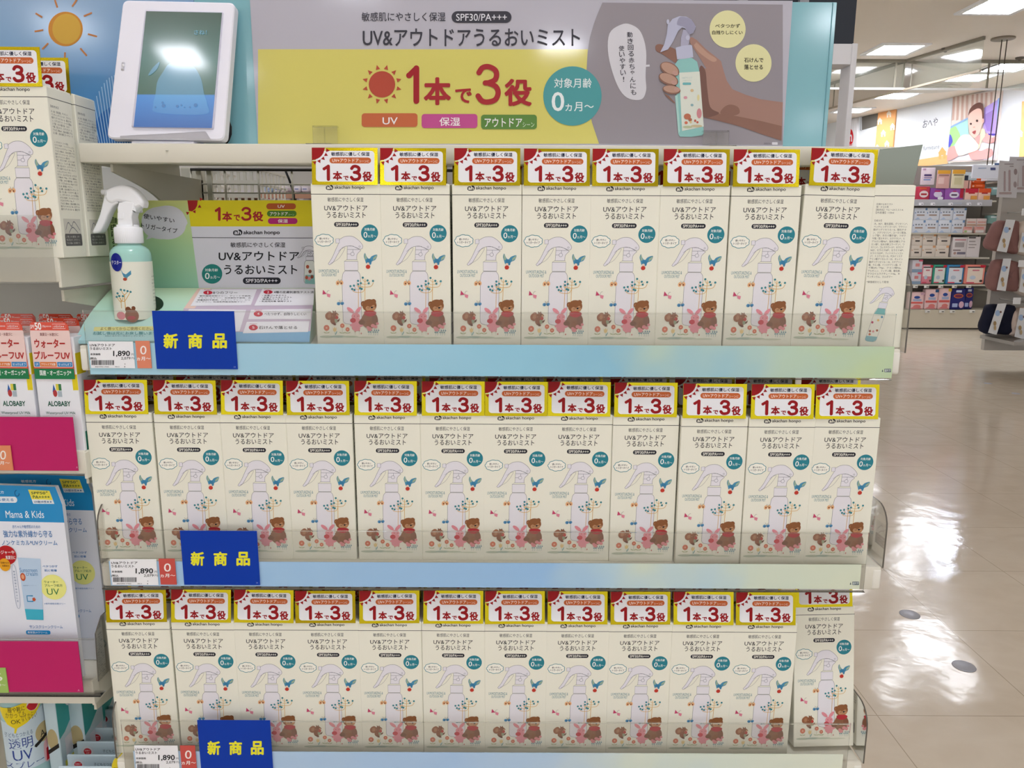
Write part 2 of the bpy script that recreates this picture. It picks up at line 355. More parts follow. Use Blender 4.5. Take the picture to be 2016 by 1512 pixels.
# ------------------------------------------------------------------ the spray carton (one of each kind; copies follow)
W_, H_, D_ = .0748, .1755, .045
ING = ['水、BG*、酸化亜鉛、グリセリン*、', 'ペンチレングリコール*、ラウリン', '酸ポリグリセリル－6、酸化チタ', 'ン、ジグリセリン*、ユーカリ葉油、', 'シア脂*、ホホバ種子油*、ツボク', 'サ葉／茎エキス*、スクワラン*、ヒ',
       'アルロン酸Na*、加水分解ヒアル', 'ロン酸*、加水分解コラーゲン*、ワ', 'セリン*、コレステロール*、セラミド', 'NG*、セラミドNP*、セラミドAP*、', 'セラミドEOP*、フィトスフィンゴシ', 'ン*、トコフェロール、PCAイソステ', 'アリン酸グリセレス－25、オレイン',
       '酸ポリグリセリル－10、ステアリン', '酸、クエン酸、イソステアリン酸、ケ', 'イ酸(Al／Mg)、クエン酸Na、', 'アルギニン、フィチン酸、酸化鉄、', 'ラウロイルラクチレートNa、キ', 'サンタンガム、カルボマー']
def spray_lines(A, q, fill, ink, w=2.2, body=None, collar=None):
    """outline drawing of the trigger bottle; q maps the drawing to the face"""
    Q = lambda p: [q(*t) for t in p]; L = A.L
    lever = smooth_open([(245, 712), (218, 768), (192, 825), (163, 868)]) + smooth_open([(172, 876), (200, 856), (236, 795), (270, 752), (318, 740), (348, 746), (395, 764)]) + smooth_open([(408, 760), (412, 738), (388, 706), (350, 678), (318, 671), (280, 676), (245, 696)])
    neck = [(302, 742), (342, 742), (385, 764), (398, 772)] + smooth_open([(398, 772), (372, 800), (368, 838)]) + [(300, 838)]
    col = [(279, 850), (378, 850), (378, 914), (281, 914)]
    bod = smooth_open([(284, 918), (268, 940), (262, 985)]) + smooth_open([(268, 1268), (280, 1288), (322, 1296)]) + smooth_open([(375, 1296), (400, 1285), (404, 1262)]) + smooth_open([(396, 985), (390, 940), (374, 918)])
    for p, f in ((neck, fill), (lever, fill), (col, collar or fill), (bod, body or fill)): A.at(L).poly(Q(p), f); A.at(L + 1).line(Q(p), w, ink, True)
    A.at(L + 1).poly(Q([(218, 692), (243, 688), (246, 720), (220, 722)]), fill); A.at(L + 2).line(Q([(218, 692), (243, 688), (246, 720), (220, 722)]), w, ink, True)
    A.line(Q([(296, 838), (372, 838), (376, 850), (280, 850)]), w, ink, True); A.line(Q([(236, 780), (262, 760), (285, 757), (240, 830), (180, 866)]), w * .7, ink, cv=True)
    c = [(338 + 13 * math.cos(i * .5236), 798 + 13 * math.sin(i * .5236)) for i in range(12)]; A.at(L + 1).poly(Q(c), fill); A.at(L + 2).line(Q(c), w, ink, True)
    A.line(Q([(302, 798), (325, 798)]), w, ink); A.line(Q([(342, 785), (342, 765)]), w, ink); A.line(Q([(302, 766), (385, 766)]), w, ink)
    c = [(390 + 6 * math.cos(i * .7854), 745 + 6 * math.sin(i * .7854)) for i in range(8)]; A.line(Q(c), w * .8, ink, True); A.at(L)
def meadow(A, s=1.0):
    """soft woodland drawing along the foot of the carton"""
    BR, BR2, PK, TN = '#8a5538', '#70402a', '#e2929c', '#d9a57c'
    A.at(4)
    for cx, cy, rx, ry, c in ((150, 1385, 55, 9, '#bfc6b0'), (235, 1383, 60, 8, '#aebcac'), (320, 1384, 60, 7, '#c4ccb4'), (430, 1388, 70, 6, '#d3d6bf')): A.ell(cx, cy, rx, ry, c)
    for cx, cy, r in ((147, 1322, 21), (262, 1306, 16), (300, 1332, 15)):
        A.at(4).line([(cx, cy), (cx, 1362)], 2, '#a9b08c'); A.at(5).ell(cx, cy, r, r, '#d4765a'); A.at(6).ell(cx, cy, r * .3, r * .3, '#eab598'); A.at(5).ell(cx - 12, 1356, 11, 3.5, '#b3b98e', 20); A.ell(cx + 12, 1356, 11, 3.5, '#b3b98e', -20)
    A.at(5).poly([(192, 1315), (199, 1328), (206, 1312), (213, 1328), (221, 1315), (218, 1343), (206, 1350), (195, 1343)], '#e6c98c'); A.line([(206, 1350), (210, 1372)], 2, '#8fb0a0'); A.ell(217, 1358, 4, 15, '#8db4b0', 25)
    for x, y in ((356, 1345), (386, 1340), (400, 1360)): A.at(5).line([(x, y), (x, 1368)], 1.6, '#a9b08c'); A.ell(x, y, 5, 6, '#cf8a80')
    # two slender trees
    OC = '#dcae5e'; A.at(5)
    for tx, ty, b0, sp in ((380, 1070, 1185, 48), (428, 1032, 1160, 60)):
        A.line([(tx, b0), (tx, ty - 60)], 3.4, OC)
        A.line([(tx - sp, ty - 32), (tx - sp * .72, ty - 6), (tx, ty), (tx + sp * .72, ty - 6), (tx + sp, ty - 32)], 3.4, OC, cv=True)
        A.line([(tx - sp * .6, ty - 45), (tx - sp * .4, ty - 26), (tx, ty - 20), (tx + sp * .4, ty - 26), (tx + sp * .6, ty - 45)], 3, OC, cv=True)
        A.line([(tx - sp * .3, ty - 55), (tx, ty - 38), (tx + sp * .3, ty - 55)], 2.6, OC, cv=True)
    A.at(6)
    for x, y in ((323, 1026), (348, 1022), (335, 1046), (379, 1012), (392, 1040), (352, 1052), (378, 988), (412, 965), (398, 1004), (447, 985), (455, 1005), (486, 988), (404, 1045)): A.ell(x, y, 8, 8, '#3f8790', n=10)
    # bird with an apple
    A.at(4).poly([(428, 790), (440, 815), (458, 832), (478, 812), (515, 802), (505, 835), (478, 850), (470, 872), (440, 868), (428, 840), (420, 812)], '#4a8fb0', cv=True); A.at(5).poly([(428, 790), (424, 812), (430, 838), (444, 830)], '#9cb49b'); A.poly([(515, 802), (510, 825), (485, 842), (488, 822)], '#9cb49b')
    A.ell(458, 850, 17, 21, '#3b7fa6', -20); A.at(6).ell(450, 868, 11, 11, '#e8d3c0'); A.at(7).ell(450, 888, 16, 15, '#c03a2c')
    # butterflies
    for x, y, c, d, r in ((245, 1003, '#e7b483', '#7a3f2e', 0), (150, 1080, '#c5466c', '#e08a9c', 30), (250, 1150, '#5b93b8', '#3d6f9a', -10)):
        if r == 30:
            A.at(5).poly([(x, y + 2), (x - 26, y - 28), (x - 30, y + 6), (x - 20, y + 4)], c); A.poly([(x, y - 2), (x + 28, y + 4), (x + 24, y + 28), (x + 4, y + 20)], d); A.line([(x, y), (x + 8, y - 20), (x + 20, y - 22)], 1.6, '#57453a', cv=True); continue
        A.at(5).ell(x - 14, y, 13, 17 if r == 0 else 12, c, r + 12); A.ell(x + 13, y + (6 if r == 30 else -2), 13, 16 if r == 0 else 11, c, r - 12); A.at(6).ell(x - 13, y + 2, 5, 6, d); A.ell(x + 12, y + 2, 5, 6, d)
        A.line([(x, y - 2), (x - 6, y - 22), (x - 12, y - 24)], 1.6, '#57453a', cv=True); A.line([(x + 2, y - 2), (x + 8, y - 22), (x + 14, y - 22)], 1.6, '#57453a', cv=True)
    # squirrel
    A.at(5).poly([(150, 1215), (170, 1205), (188, 1216), (190, 1240), (178, 1262), (160, 1266), (142, 1254), (138, 1232)], '#9a6244', cv=True); A.at(6).poly([(160, 1225), (175, 1222), (180, 1240), (168, 1252), (156, 1244)], '#b07e5e', cv=True)
    A.at(7).poly([(183, 1245), (200, 1236), (218, 1248), (222, 1272), (212, 1292), (192, 1296), (176, 1280), (175, 1260)], '#8f5a3e', cv=True); A.poly([(190, 1285), (212, 1290), (216, 1302), (200, 1302)], BR2, cv=True); A.poly([(218, 1268), (236, 1262), (243, 1254), (241, 1270), (228, 1280)], BR2, cv=True)
    A.at(8).poly([(206, 1262), (224, 1260), (226, 1280), (212, 1286)], '#96a084', cv=True); A.poly([(188, 1222), (196, 1208), (210, 1206), (226, 1216), (236, 1228), (224, 1238), (204, 1240), (190, 1234)], '#8f5a3e', cv=True); A.poly([(194, 1212), (192, 1198), (204, 1206)], BR2); A.poly([(208, 1207), (212, 1196), (218, 1210)], BR2)
    A.at(9).ell(226, 1230, 9, 6, '#c99a78', 15); A.ell(214, 1222, 2.6, 3.2, INK, n=8); A.ell(235, 1229, 2.4, 2, INK, n=8); A.poly([(214, 1240), (224, 1236), (234, 1244), (230, 1258), (220, 1260), (212, 1252)], '#b8433c', cv=True)
    # rabbit
    A.at(6).ell(322, 1196, 13, 31, PK, -52); A.ell(378, 1196, 13, 30, PK, 40); A.ell(360, 1240, 31, 26, PK); A.poly([(338, 1255), (385, 1255), (398, 1285), (420, 1300), (388, 1318), (330, 1312), (318, 1300), (335, 1285)], PK, cv=True); A.ell(362, 1322, 32, 22, PK, 10); A.at(7).ell(340, 1268, 21, 17, '#c93d4c'); A.ell(350, 1238, 2.6, 3.5, BR2); A.ell(376, 1238, 2.6, 3.5, BR2); A.ell(384, 1248, 6, 4, '#eeb4b4')
    # bear
    A.at(7).ell(416, 1150, 18, 19, '#8a5836'); A.ell(490, 1134, 18, 18, '#8a5836'); A.at(8).ell(416, 1152, 10, 11, '#c08a62'); A.at(7).ell(462, 1265, 60, 62, '#8f6146'); A.ell(425, 1275, 34, 22, '#8f6146', 20); A.ell(405, 1282, 24, 17, '#7d5038'); A.ell(462, 1290, 24, 26, '#8d5a3c'); A.ell(500, 1262, 22, 40, '#855640', -10)
    A.at(8).ell(460, 1162, 52, 45, '#8f5c38'); A.at(9).poly([(432, 1180), (446, 1166), (466, 1172), (488, 1158), (502, 1168), (502, 1190), (480, 1204), (446, 1202)], '#c08f68', cv=True); A.at(10).ell(478, 1176, 8, 6, INK); A.line([(446, 1177), (454, 1181), (464, 1176)], 2.4, INK); A.line([(484, 1170), (492, 1173), (502, 1166)], 2.4, INK); A.line([(470, 1190), (480, 1194), (490, 1189)], 1.8, BR2)
    A.at(9).poly([(424, 1205), (460, 1198), (502, 1204), (508, 1222), (470, 1240), (426, 1228)], '#b3303a', cv=True)
    for x, y, r in ((462, 1330, 17), (485, 1305, 15), (505, 1312, 14), (518, 1290, 11), (450, 1318, 12)): A.at(9).ell(x, y, r, r * .85, '#dd8c90')
    for x in (455, 470, 490, 505, 520): A.at(5).line([(x, 1372), (x + 6, 1325)], 1.8, '#6d97a4'); A.at(6).ell(x + 7, 1338, 5, 5, '#6d97a4'); A.ell(x - 3, 1350, 5, 5, '#86a9ae')
EPS = .00005
def carton_mesh():
    m = MB(); b = bmesh.new(); bmesh.ops.create_cube(b, size=1)
    for v in b.verts: v.co = Vector((v.co.x * W_, D_ / 2 + v.co.y * D_, H_ / 2 + v.co.z * H_))
    bmesh.ops.bevel(b, geom=list(b.edges), offset=.0007, segments=1, affect='EDGES'); m.bm(b, CREAM)
    m.box(-W_ / 2 + .002, .001, H_ - .0009, W_ / 2 - .002, D_ - .003, H_ + .0007, CREAMS)                       # tuck flap with a raised edge
    m.box(-W_ / 2 + .006, -.00001, H_ - .0009, W_ / 2 - .006, .0008, H_ + .0004, '#4a463e')
    fx = lambda x, y: ((x - 43 - (y - 300) * .031) * .152e-3 - W_ / 2, max(.0006, H_ + at(680, 280 + y / 3.6, .012).z - at(680, 363.4, .012).z))
    def f(x, y, L): p = fx(x, y); return (p[0], -L * EPS, p[1])
    A = Art(m, f)
    for x0, x1, y0, y1, fn in ((-W_ / 2, W_ / 2, 0, 0, None),): m.add([(x0, -EPS, .1642), (x1, -EPS, .1642), (x1, -EPS, .1648), (x0, -EPS, .1648)], [[0, 1, 2, 3]], INK)
    A.at(1); logo(A, 152, 309, 204, 345, INK, '#edebdb'); A.text('akachan honpo', 212, 313, 425, 344, INK, .018)
    A.text('敏感肌にやさしく保湿', 163, 397, 417, 428, '#33333a', .004); A.text('UV&アウトドア', 139, 452, 445, 492, INK, .008); A.text('うるおいミスト', 156, 500, 433, 543, INK, .008)
    A.rr(208, 572, 384, 606, 17, '#2a2a33'); A.at(2).text('SPF30/PA+++', 221, 578, 371, 601, '#f1efe4', .01)
    A.at(1).ell(461, 649, 61, 61, TEAL, n=36); A.at(2).text('対象月齢', 424, 612, 500, 633, '#eef3ee', .012); A.text('0', 418, 641, 445, 682, '#f4f6f2', .006); A.text('ヵ月～', 449, 660, 508, 681, '#eef3ee', .008)
    cl = []
    for i in range(72):
        a = 2 * math.pi * i / 72; k = 1 + .09 * abs(math.sin(a * 4.5)); cl.append((137 + 62 * k * math.cos(a), 701 + 40 * k * math.sin(a)))
    A.at(1).poly(cl, '#f4f2e6'); A.at(2).line(cl, 4.5, '#4a8f98', True); A.text('使いやすい', 102, 682, 172, 698, INK, .015); A.text('トリガータイプ', 91, 703, 184, 720, INK, .015)
    A.at(1); spray_lines(A, lambda x, y: (x, y), '#e6e3e8', '#6f6f7a')
    A.at(1).text('UV/MOISTURIZING &', 94, 908, 240, 931, '#4f8792', -.004); A.text('OUTDOOR MIST', 115, 936, 225, 957, '#4f8792', -.004)
    meadow(A)
    # left side: list of ingredients
    xl = lambda y: 45 - (y - 320) * .045
    def g(x, y, L): return (-W_ / 2 - L * EPS, D_ - (x - xl(y)) * .1475e-3, max(.0006, H_ + at(1760, 280 + y / 3.78, .012).z - at(1760, 364.6, .012).z))
    m.add([(-W_ / 2 - EPS, 0, .1642), (-W_ / 2 - EPS, D_, .1642), (-W_ / 2 - EPS, D_, .1648), (-W_ / 2 - EPS, 0, .1648)], [[0, 1, 2, 3]], INK)
    B = Art(m, g)
    for i, t in enumerate(['日焼け止めミスト', '顔・からだ用', '【販売名】ベビーUVミストA', '【内容量】110ml']): B.text(t, 68 - i, 452 + i * 21, 68 - i + 132 * min(1, len(t) / 9) * (1.5 if i == 2 else 1), 468 + i * 21, '#3a3a3e')
    B.text('【成分】', 60, 575, 110, 590, '#3a3a3e')
    for i, t in enumerate(ING): B.text(t, 57 - i * 1.9, 598 + i * 21.9, (302 if i != 18 else 245) - i * 1.9 - (i % 3) * 3, 614 + i * 21.9, '#3a3a3e')
    B.text('*保湿成分として配合', 20, 1031, 185, 1048, '#3a3a3e')
    c45 = lambda x, y: (128 + (x - 300) * .66 * .93 - (y - 900) * .21, 1160 + (y - 800) * .66 * .98 + (x - 300) * .06)
    B.at(1); spray_lines(B, c45, '#e2e0e6', '#6f6f7a', 1.6, body='#eae8da')
    B.at(2).poly([c45(x, y) for x, y in ((284, 918), (374, 918), (396, 985), (262, 985))], '#7fb7b4'); B.poly([c45(x, y) for x, y in ((267, 1235), (404, 1235), (404, 1275), (370, 1296), (300, 1296), (270, 1280))], '#86b6bd')
    for x, y, c in ((290, 1180, '#a0583c'), (330, 1180, '#d98f94'), (372, 1165, '#a05a3c'), (300, 1215, '#d4765a'), (280, 1080, '#c5466c'), (340, 1050, '#e0b060'), (370, 1010, '#4a8fb0')): p = c45(x, y); B.at(3).ell(p[0], p[1], 9, 9, c, n=10)
    # right side: directions
    def h(x, y, L): return (W_ / 2 + L * EPS, .003 + x * .00039, .1755 - y * .001)
    m.add([(W_ / 2 + EPS, 0, .1642), (W_ / 2 + EPS, D_, .1642), (W_ / 2 + EPS, D_, .1648), (W_ / 2 + EPS, 0, .1648)], [[0, 1, 2, 3]], INK)
    E_ = Art(m, h); E_.text('【販売名】', 4, 18, 40, 20.4, '#3a3a3e')
    for i in range(8): E_.text(ING[i], 4, 23 + i * 3.1, 96 if i % 4 else 84, 25.4 + i * 3.1, '#4a4a4e')
    for i in range(24): E_.text(ING[(i * 7 + 3) % 18], 4, 54 + i * 3.0, 96 if i % 5 else 70, 56.2 + i * 3.0, '#4a4a4e')
    E_.rect(8, 134, 92, 150, '#cfccc0'); E_.at(2).line([(15, 146), (30, 138), (45, 142), (60, 137), (85, 146)], 1.2, '#77777c', cv=True); E_.line([(30, 149), (50, 143), (75, 149)], 1.2, '#77777c', cv=True); E_.at(1).rr(8, 150, 92, 163, 3, '#5f5c5c'); E_.at(2)
    for i in range(3): E_.text(ING[i + 4], 14, 152 + i * 3.4, 80, 154.4 + i * 3.4, '#d8d6cc')
    return m
def promo_mesh():
    """gold foil card that stands up from the carton's lid"""
    cw, ch = .0706, .0390; m = MB()
    m.box(-cw / 2, 0, 0, cw / 2, .0005, ch, GOLD)
    f = lambda x, y, L: ((x - 276.5) * .1492e-3, -L * EPS, ch - (y - 19) * .1388e-3)
    A = Art(m, f); A.rr(69, 43, 490, 276, 24, '#e9e9ec')
    A.at(2); sunburst(A, 44, 23, 88, '#9a0a12', 0, 90, 5, 1.17, 1.45, 8); A.line([(44 + 94 * math.cos(math.radians(a)), 23 + 94 * math.sin(math.radians(a))) for a in range(0, 91, 9)], 4, '#e9e9ec')
    A.poly([(41, 19), (136, 19), (136, 24), (41, 24)], '#9a0a12'); A.poly([(41, 19), (46, 19), (46, 114), (41, 114)], '#9a0a12')
    A.text('敏感肌に優しく保湿', 180, 52, 456, 82, NAVY, .022)
    A.rr(168, 93, 466, 138, 22, '#c4622f'); A.at(3).text('UV+アウトドア', 188, 101, 378, 130, '#f3e6da', .01); A.text('シーンに', 383, 111, 452, 130, '#f3e6da', 0)
    A.at(2)
    for t, r, bo in (('1', (118, 146, 172, 270), .04), ('本', (190, 196, 258, 268), .042), ('で', (266, 232, 305, 266), .04), ('3', (313, 148, 396, 272), .05), ('役', (404, 198, 473, 274), .042)): (A.one(*r, RED, 24) if t == '1' else A.three(*r, RED, 23) if t == '3' else A.text(t, *r, RED, bo))
    m2 = MB(); return m
ORD = ['first', 'second', 'third', 'fourth', 'fifth', 'sixth', 'seventh', 'eighth', 'ninth', 'tenth', 'eleventh', 'twelfth']
CM = carton_mesh().build('carton_body', None, True); PM = promo_mesh().build('promo_card', None, True)
C0 = None
def carton(loc, label, group, rz=0., ry=0., tilt=-5., dx=-.001, card=True, rx=0.):
    global C0
    if C0 is None:
        r = empty('spray_carton', loc, label, 'boxed product', group); CM.parent = r; PM.parent = r; C0 = r
    else:
        r = empty('spray_carton', loc, label, 'boxed product', group)
        c = CM.copy(); COL.objects.link(c); c.parent = r
        if card: c = PM.copy(); COL.objects.link(c); c.parent = r
    r.rotation_euler = (math.radians(rx), math.radians(ry), math.radians(rz))
    for c in r.children:
        if c.name.startswith('promo'): c.location = (dx, -.0011, H_ - .0012); c.rotation_euler = (math.radians(tilt), 0, math.radians(random.uniform(-1.2, 1.2)))
    return r
Z1, Z2, Z3, ZA = 1.1275, .875, .6252, 1.2235
R1, R2, R3 = 0.0, -.007, -.013
rows = [('upper', Z1, 384, [612, 748, 890, 1028, 1163, 1300, 1440], .012), ('middle', Z2, 832, [170, 304, 434, 564, 698, 828, 952, 1077, 1208, 1343, 1476, 1603], .009), ('bottom', Z3, 1237, [210, 338, 461, 583, 706, 831, 955, 1077, 1200, 1324, 1446], .0)]
for rn, z, py, pxs, Y0 in rows:
    n = len(pxs)
    for i, px in enumerate(pxs):
        Y = Y0
        if rn == 'middle': Y = (Y0, Y0, Y0, Y0, Y0, Y0, Y0, Y0, .007, .002, .001, .002)[i]
        x = at(px, py, Y).x + W_ / 2 + (.0 if rn == 'upper' else -.0006)
        rz = random.uniform(-.6, .6)
        carton((x, Y, z), 'cream spray carton, %s from the left in the front row of the %s shelf' % (ORD[i], rn), 'spray cartons on the %s shelf' % rn, rz, tilt=random.uniform(-8, -3) if rn != 'bottom' else random.uniform(-12, -5), dx=random.uniform(-.0016, .0004))
        xb = x + (random.uniform(-.006, .002) if rn != 'middle' else random.uniform(-.003, .010))
        if i < n: carton((xb if rn != 'upper' else x - .003 - .0008 * i, Y + .052 + random.uniform(0, .006), z), 'spray carton hidden behind the %s front carton of the %s shelf' % (ORD[i], rn), 'cartons behind the front row, %s shelf' % rn, random.uniform(-.5, .5), tilt=random.uniform(-6, -2), dx=-.001)
carton((.3715, .012, Z1 + .001), 'cream spray carton tilted to the right, eighth from the left on the upper shelf', 'spray cartons on the upper shelf', -1.5, 1.3, tilt=-4, dx=.001)
carton((.362, .068, Z1), 'spray carton behind the tilted eighth carton of the upper shelf', 'cartons behind the front row, upper shelf', 0, tilt=-3)
# the carton turned sideways, its card showing a mirror back
t = carton((.4565, .012 + W_ / 2, Z1 + .001), 'carton turned sideways showing its ingredient list at the right end of the upper shelf', 'spray cartons on the upper shelf', 90, 0, card=False)
m = MB(); m.prism([(-.002, 0), (.043, .0), (.0475, .041), (.003, .036)], 0, .0006, SILVER); fl = m.build('mirror_flap', t, True); fl['label'] = 'silver mirror backed flap standing on the lid'
fl.rotation_euler = (math.radians(4), 0, math.radians(-90)); fl.location = (-W_ / 2 + .003, D_ , H_ + .0012)
p = at(1576, 1232, .02)
carton((p.x + W_ / 2 - .0015, .008, Z3 + .0075), 'cream spray carton leaning back at the right end of the bottom shelf', 'spray cartons on the bottom shelf', 2.0, -.4, tilt=-2, rx=-9)
# neighbouring bay: two cartons, one behind the other
carton((at(104, 300, 0).x - W_ / 2, .0, ZA), 'foremost spray carton on the left bay shelf, cut by the left edge of the photo', 'spray cartons on the left bay shelf', 0, tilt=-3)
carton((at(104, 300, 0).x - W_ / 2 + .0015, .0485, ZA), 'spray carton standing behind the foremost one on the left bay shelf', 'spray cartons on the left bay shelf', 0, tilt=-3)
# ------------------------------------------------------------------ the shelving bay
def rail_shelf(z, R, x0, x1, label, back=.33, zr0=None, zr1=None):
    m = MB(); t = .02
    m.box(x0, R + .004, z - t, x1, back, z, METAL, .001, 1)
    m.box(x0, R, z - .027, x1, R + .006, z + .001, METAL, .0012, 2)
    for x in (x0 - .0005, x1 - .0095): m.box(x, R - .0006, z - .0265, x + .010, R + .003, z - .002, flat('#e6e3d8', .4), .002, 2)
    o = m.build('shelf_board'); tag(o, label, 'shelf', 'white metal shelves of the display bay')
    return o
rail_shelf(Z1, R1, -.451, .4515, 'white metal shelf carrying the tester display and eight cartons')
rail_shelf(Z2, R2, -.4475, .4515, 'white metal shelf under the middle row of twelve cartons')
rail_shelf(Z3, R3, -.4505, .449, 'white metal shelf under the bottom row of cartons')
# top shelf with its brackets
t = empty('header_shelf', (0, .04, 1.3262), 'white metal shelf holding the header board and the digital photo frame', 'shelf')
m = MB(); m.box(-.4525, .04, 1.3262, .447, .0425, 1.3468, METAL, .0011, 2); m.box(-.4525, .0425, 1.3442, .447, .295, 1.3466, METAL)
m.box(-.4525, .042, 1.3262, -.4505, .295, 1.3450, METAL); m.box(.445, .042, 1.3262, .447, .295, 1.345, METAL); m.box(-.4525, .042, 1.3262, .447, .056, 1.3275, METAL)
p = at(329, 297, .0399); m.lathe([(.0016, 0), (.0016, .0003)], flat('#8a8578'), (p.x, .0399, p.z), 10); m.build('shelf_board', t)
for sx in (-.428, .44):
    m = MB(); pr = [(.06, 1.3262), (.329, 1.3262), (.329, 1.20)] + smooth_open([(.30, 1.21), (.24, 1.255), (.16, 1.297), (.06, 1.318)], 6)
    m.prism(pr, -.0015, .0015, METALD, place=lambda v: Vector((sx + v.y, v.x, v.z))); m.build('bracket', t)
# uprights, base and grid back panel
for x, lb in ((-.452, 'left grey metal upright behind the display bay'), (.452, 'right grey metal upright behind the display bay')):
    m = MB(); m.box(x - .012, .33, 0, x + .012, .362, 1.345, METALD, .001, 1)
    for k in range(50): m.box(x - .002, .3292, .06 + k * .025, x + .002, .3299, .072 + k * .025, '#4a463e')
    tag(m.build('upright_post'), lb, 'post', 'uprights of the display bay')
m = MB(); m.box(-.44, .336, .1, .44, .342, 1.10, flat('#cfcbbd', .6, var=.03, scale=6)); tag(m.build('back_panel'), 'grey metal panel closing the back of the display bay', 'panel')
m = MB(); m.box(-.45, -.01, 0, .45, .33, .12, METAL, .003); m.box(-.45, -.02, .12, .45, .335, .145, METAL, .002); tag(m.build('base_plinth'), 'white metal plinth at the foot of the display bay', 'plinth')
t = empty('grid_panel', (0, .31, 1.13), 'beige wire grid behind the tester display below the header shelf', 'grid')
m = MB()
for z in (1.15, 1.18, 1.21, 1.24, 1.27, 1.308, 1.3205): m.tube([(-.44, .312, z), (.44, .312, z)], .0011, METALD, 6)
for k in range(19): x = -.4405 + .0485 * k; m.tube([(x, .31, 1.13), (x, .31, 1.343)], .0016, METALD, 6)
m.build('wire_grid', t); m = MB(); m.tube([(-.44, .308, 1.3405), (.44, .308, 1.3405)], .0021, flat('#2a2621', .5), 8); m.build('dark_rod', t)['label'] = 'dark rod along the top of the grid'
m = MB()
for x in (-.415, -.43): m.box(x - .0035, .31, 1.13, x + .0035, .315, 1.343, METALD)
m.build('vertical_bar', t)
# shelf-edge strips: printed sky with soft clouds
def strip(name, R, px0, px1, ya, yb, stops, lb, wob=.5):
    a, b_ = at(px0, ya, R - .003), at(px1, ya, R - .003); z1, z0 = a.z, at(px0, yb, R - .003).z; c = (a.x + b_.x) / 2
    m = MB(); m.box(a.x, R - .003, z0, b_.x, R - .0021, z1, ramp_mat(name, stops, 'X', -(b_.x - a.x) / 2, (b_.x - a.x) / 2, .4, wob, 9))
    tag(m.build('shelf_strip'), lb, 'shelf strip', 'printed shelf edge strips'); return z0, z1
s1 = [(0, '#a9d6e6'), (.25, '#a3cfe4'), (.5, '#94cbe2'), (.68, '#8ec3da'), (.85, '#b5d0c4'), (1, '#bfd3a8')]
s2 = [(0, '#a9cdea'), (.3, '#9dc4e8'), (.55, '#97c0e8'), (.72, '#b5d2e0'), (.85, '#cfdccb'), (1, '#d8dfc8')]
strip('strip_sky_green', R1, 172, 1762, 675, 737, s1, 'pale blue to green strip along the upper shelf edge')
strip('strip_sky_cream', R2, 214, 1697, 1105, 1153, s2, 'pale blue to cream strip along the middle shelf edge')
strip('strip_sky_pale', R3, 262, 1661, 1479, 1532, [(0, '#b7cfe4'), (.4, '#a9c8ea'), (.6, '#b9d0e4'), (.8, '#d4dfd2'), (1, '#dfe4d2')], 'pale blue strip along the bottom shelf edge, cut by the photo')
for R, px, py, lb in ((R1, 1745, 730, 'upper'), (R2, 1682, 1149, 'middle')):
    m = MB(); f = lambda x, y, L: at(x, y, R - .003 - L * .00008); A = Art(m, f); A.text('▲', px - 9, py - 3, px - 6, py + 2, '#44525a'); A.rr(px - 4, py - 4, px + 9, py + 3, 1, '#6d787c'); A.at(2).text('店ケア', px - 3, py - 3, px + 8, py + 2, '#e4ece8', .02)
    ob = m.build('strip_code'); st = [o for o in COL.objects if o.name.startswith('shelf_strip') and abs(o.location.y - (R - .0026)) < .002][0]
    ob.parent = st; ob.location = ob.location - st.location
# clear risers in front of the goods, and end guards
def riser(R, pxl, pxr, ytop, ybot, lb):
    a, b_ = at(pxl, ytop, R - .002), at(pxr, ytop, R - .002); z0 = at(pxl, ybot, R - .002).z
    m = MB(); m.box(a.x, R - .0019, z0, b_.x, R - .0007, a.z, ACR); m.box(a.x, R - .0021, a.z - .0014, b_.x, R - .0005, a.z + .0002, ACRT)
    m.box(a.x, R - .0055, z0 - .0006, b_.x, R - .0002, z0, ACRT)
    tag(m.build('clear_riser'), lb, 'shelf riser', 'clear acrylic risers of the display bay')
riser(R1, 162, 1766, 611, 739, 'clear acrylic riser along the front of the upper shelf')
riser(R2, 192, 1712, 1042, 1156, 'clear acrylic riser along the front of the middle shelf')
riser(R3, 237, 1676, 1418, 1540, 'clear acrylic riser along the front of the bottom shelf')
def guard(x, R, z0, z1, lb, depth=.26, r=.025):
    pr = [(R, z0), (depth, z0), (depth, z1)] + [(R + r - r * math.sin(a * .2618), z1 - r + r * math.cos(a * .2618)) for a in range(7)]
    m = MB(); m.prism(pr, -.0009, .0009, ACRG, rim=ACRE, place=lambda v: Vector((x + v.y, v.x, v.z)))
    tag(m.build('end_guard'), lb, 'shelf guard', 'clear end guards of the shelves')
guard(.4525, R2 - .001, .8755, .948, 'clear rounded guard at the right end of the middle shelf')
guard(.4505, R3 - .001, .626, .698, 'clear rounded guard at the right end of the bottom shelf')
guard(.4582, R1 + .003, 1.124, 1.215, 'clear guard at the right end of the upper shelf beside the sideways carton')
guard(-.449, R2 + .002, .8755, .945, 'clear guard at the left end of the middle shelf')
guard(-.4518, R3 + .002, .626, .70, 'clear guard at the left end of the bottom shelf')
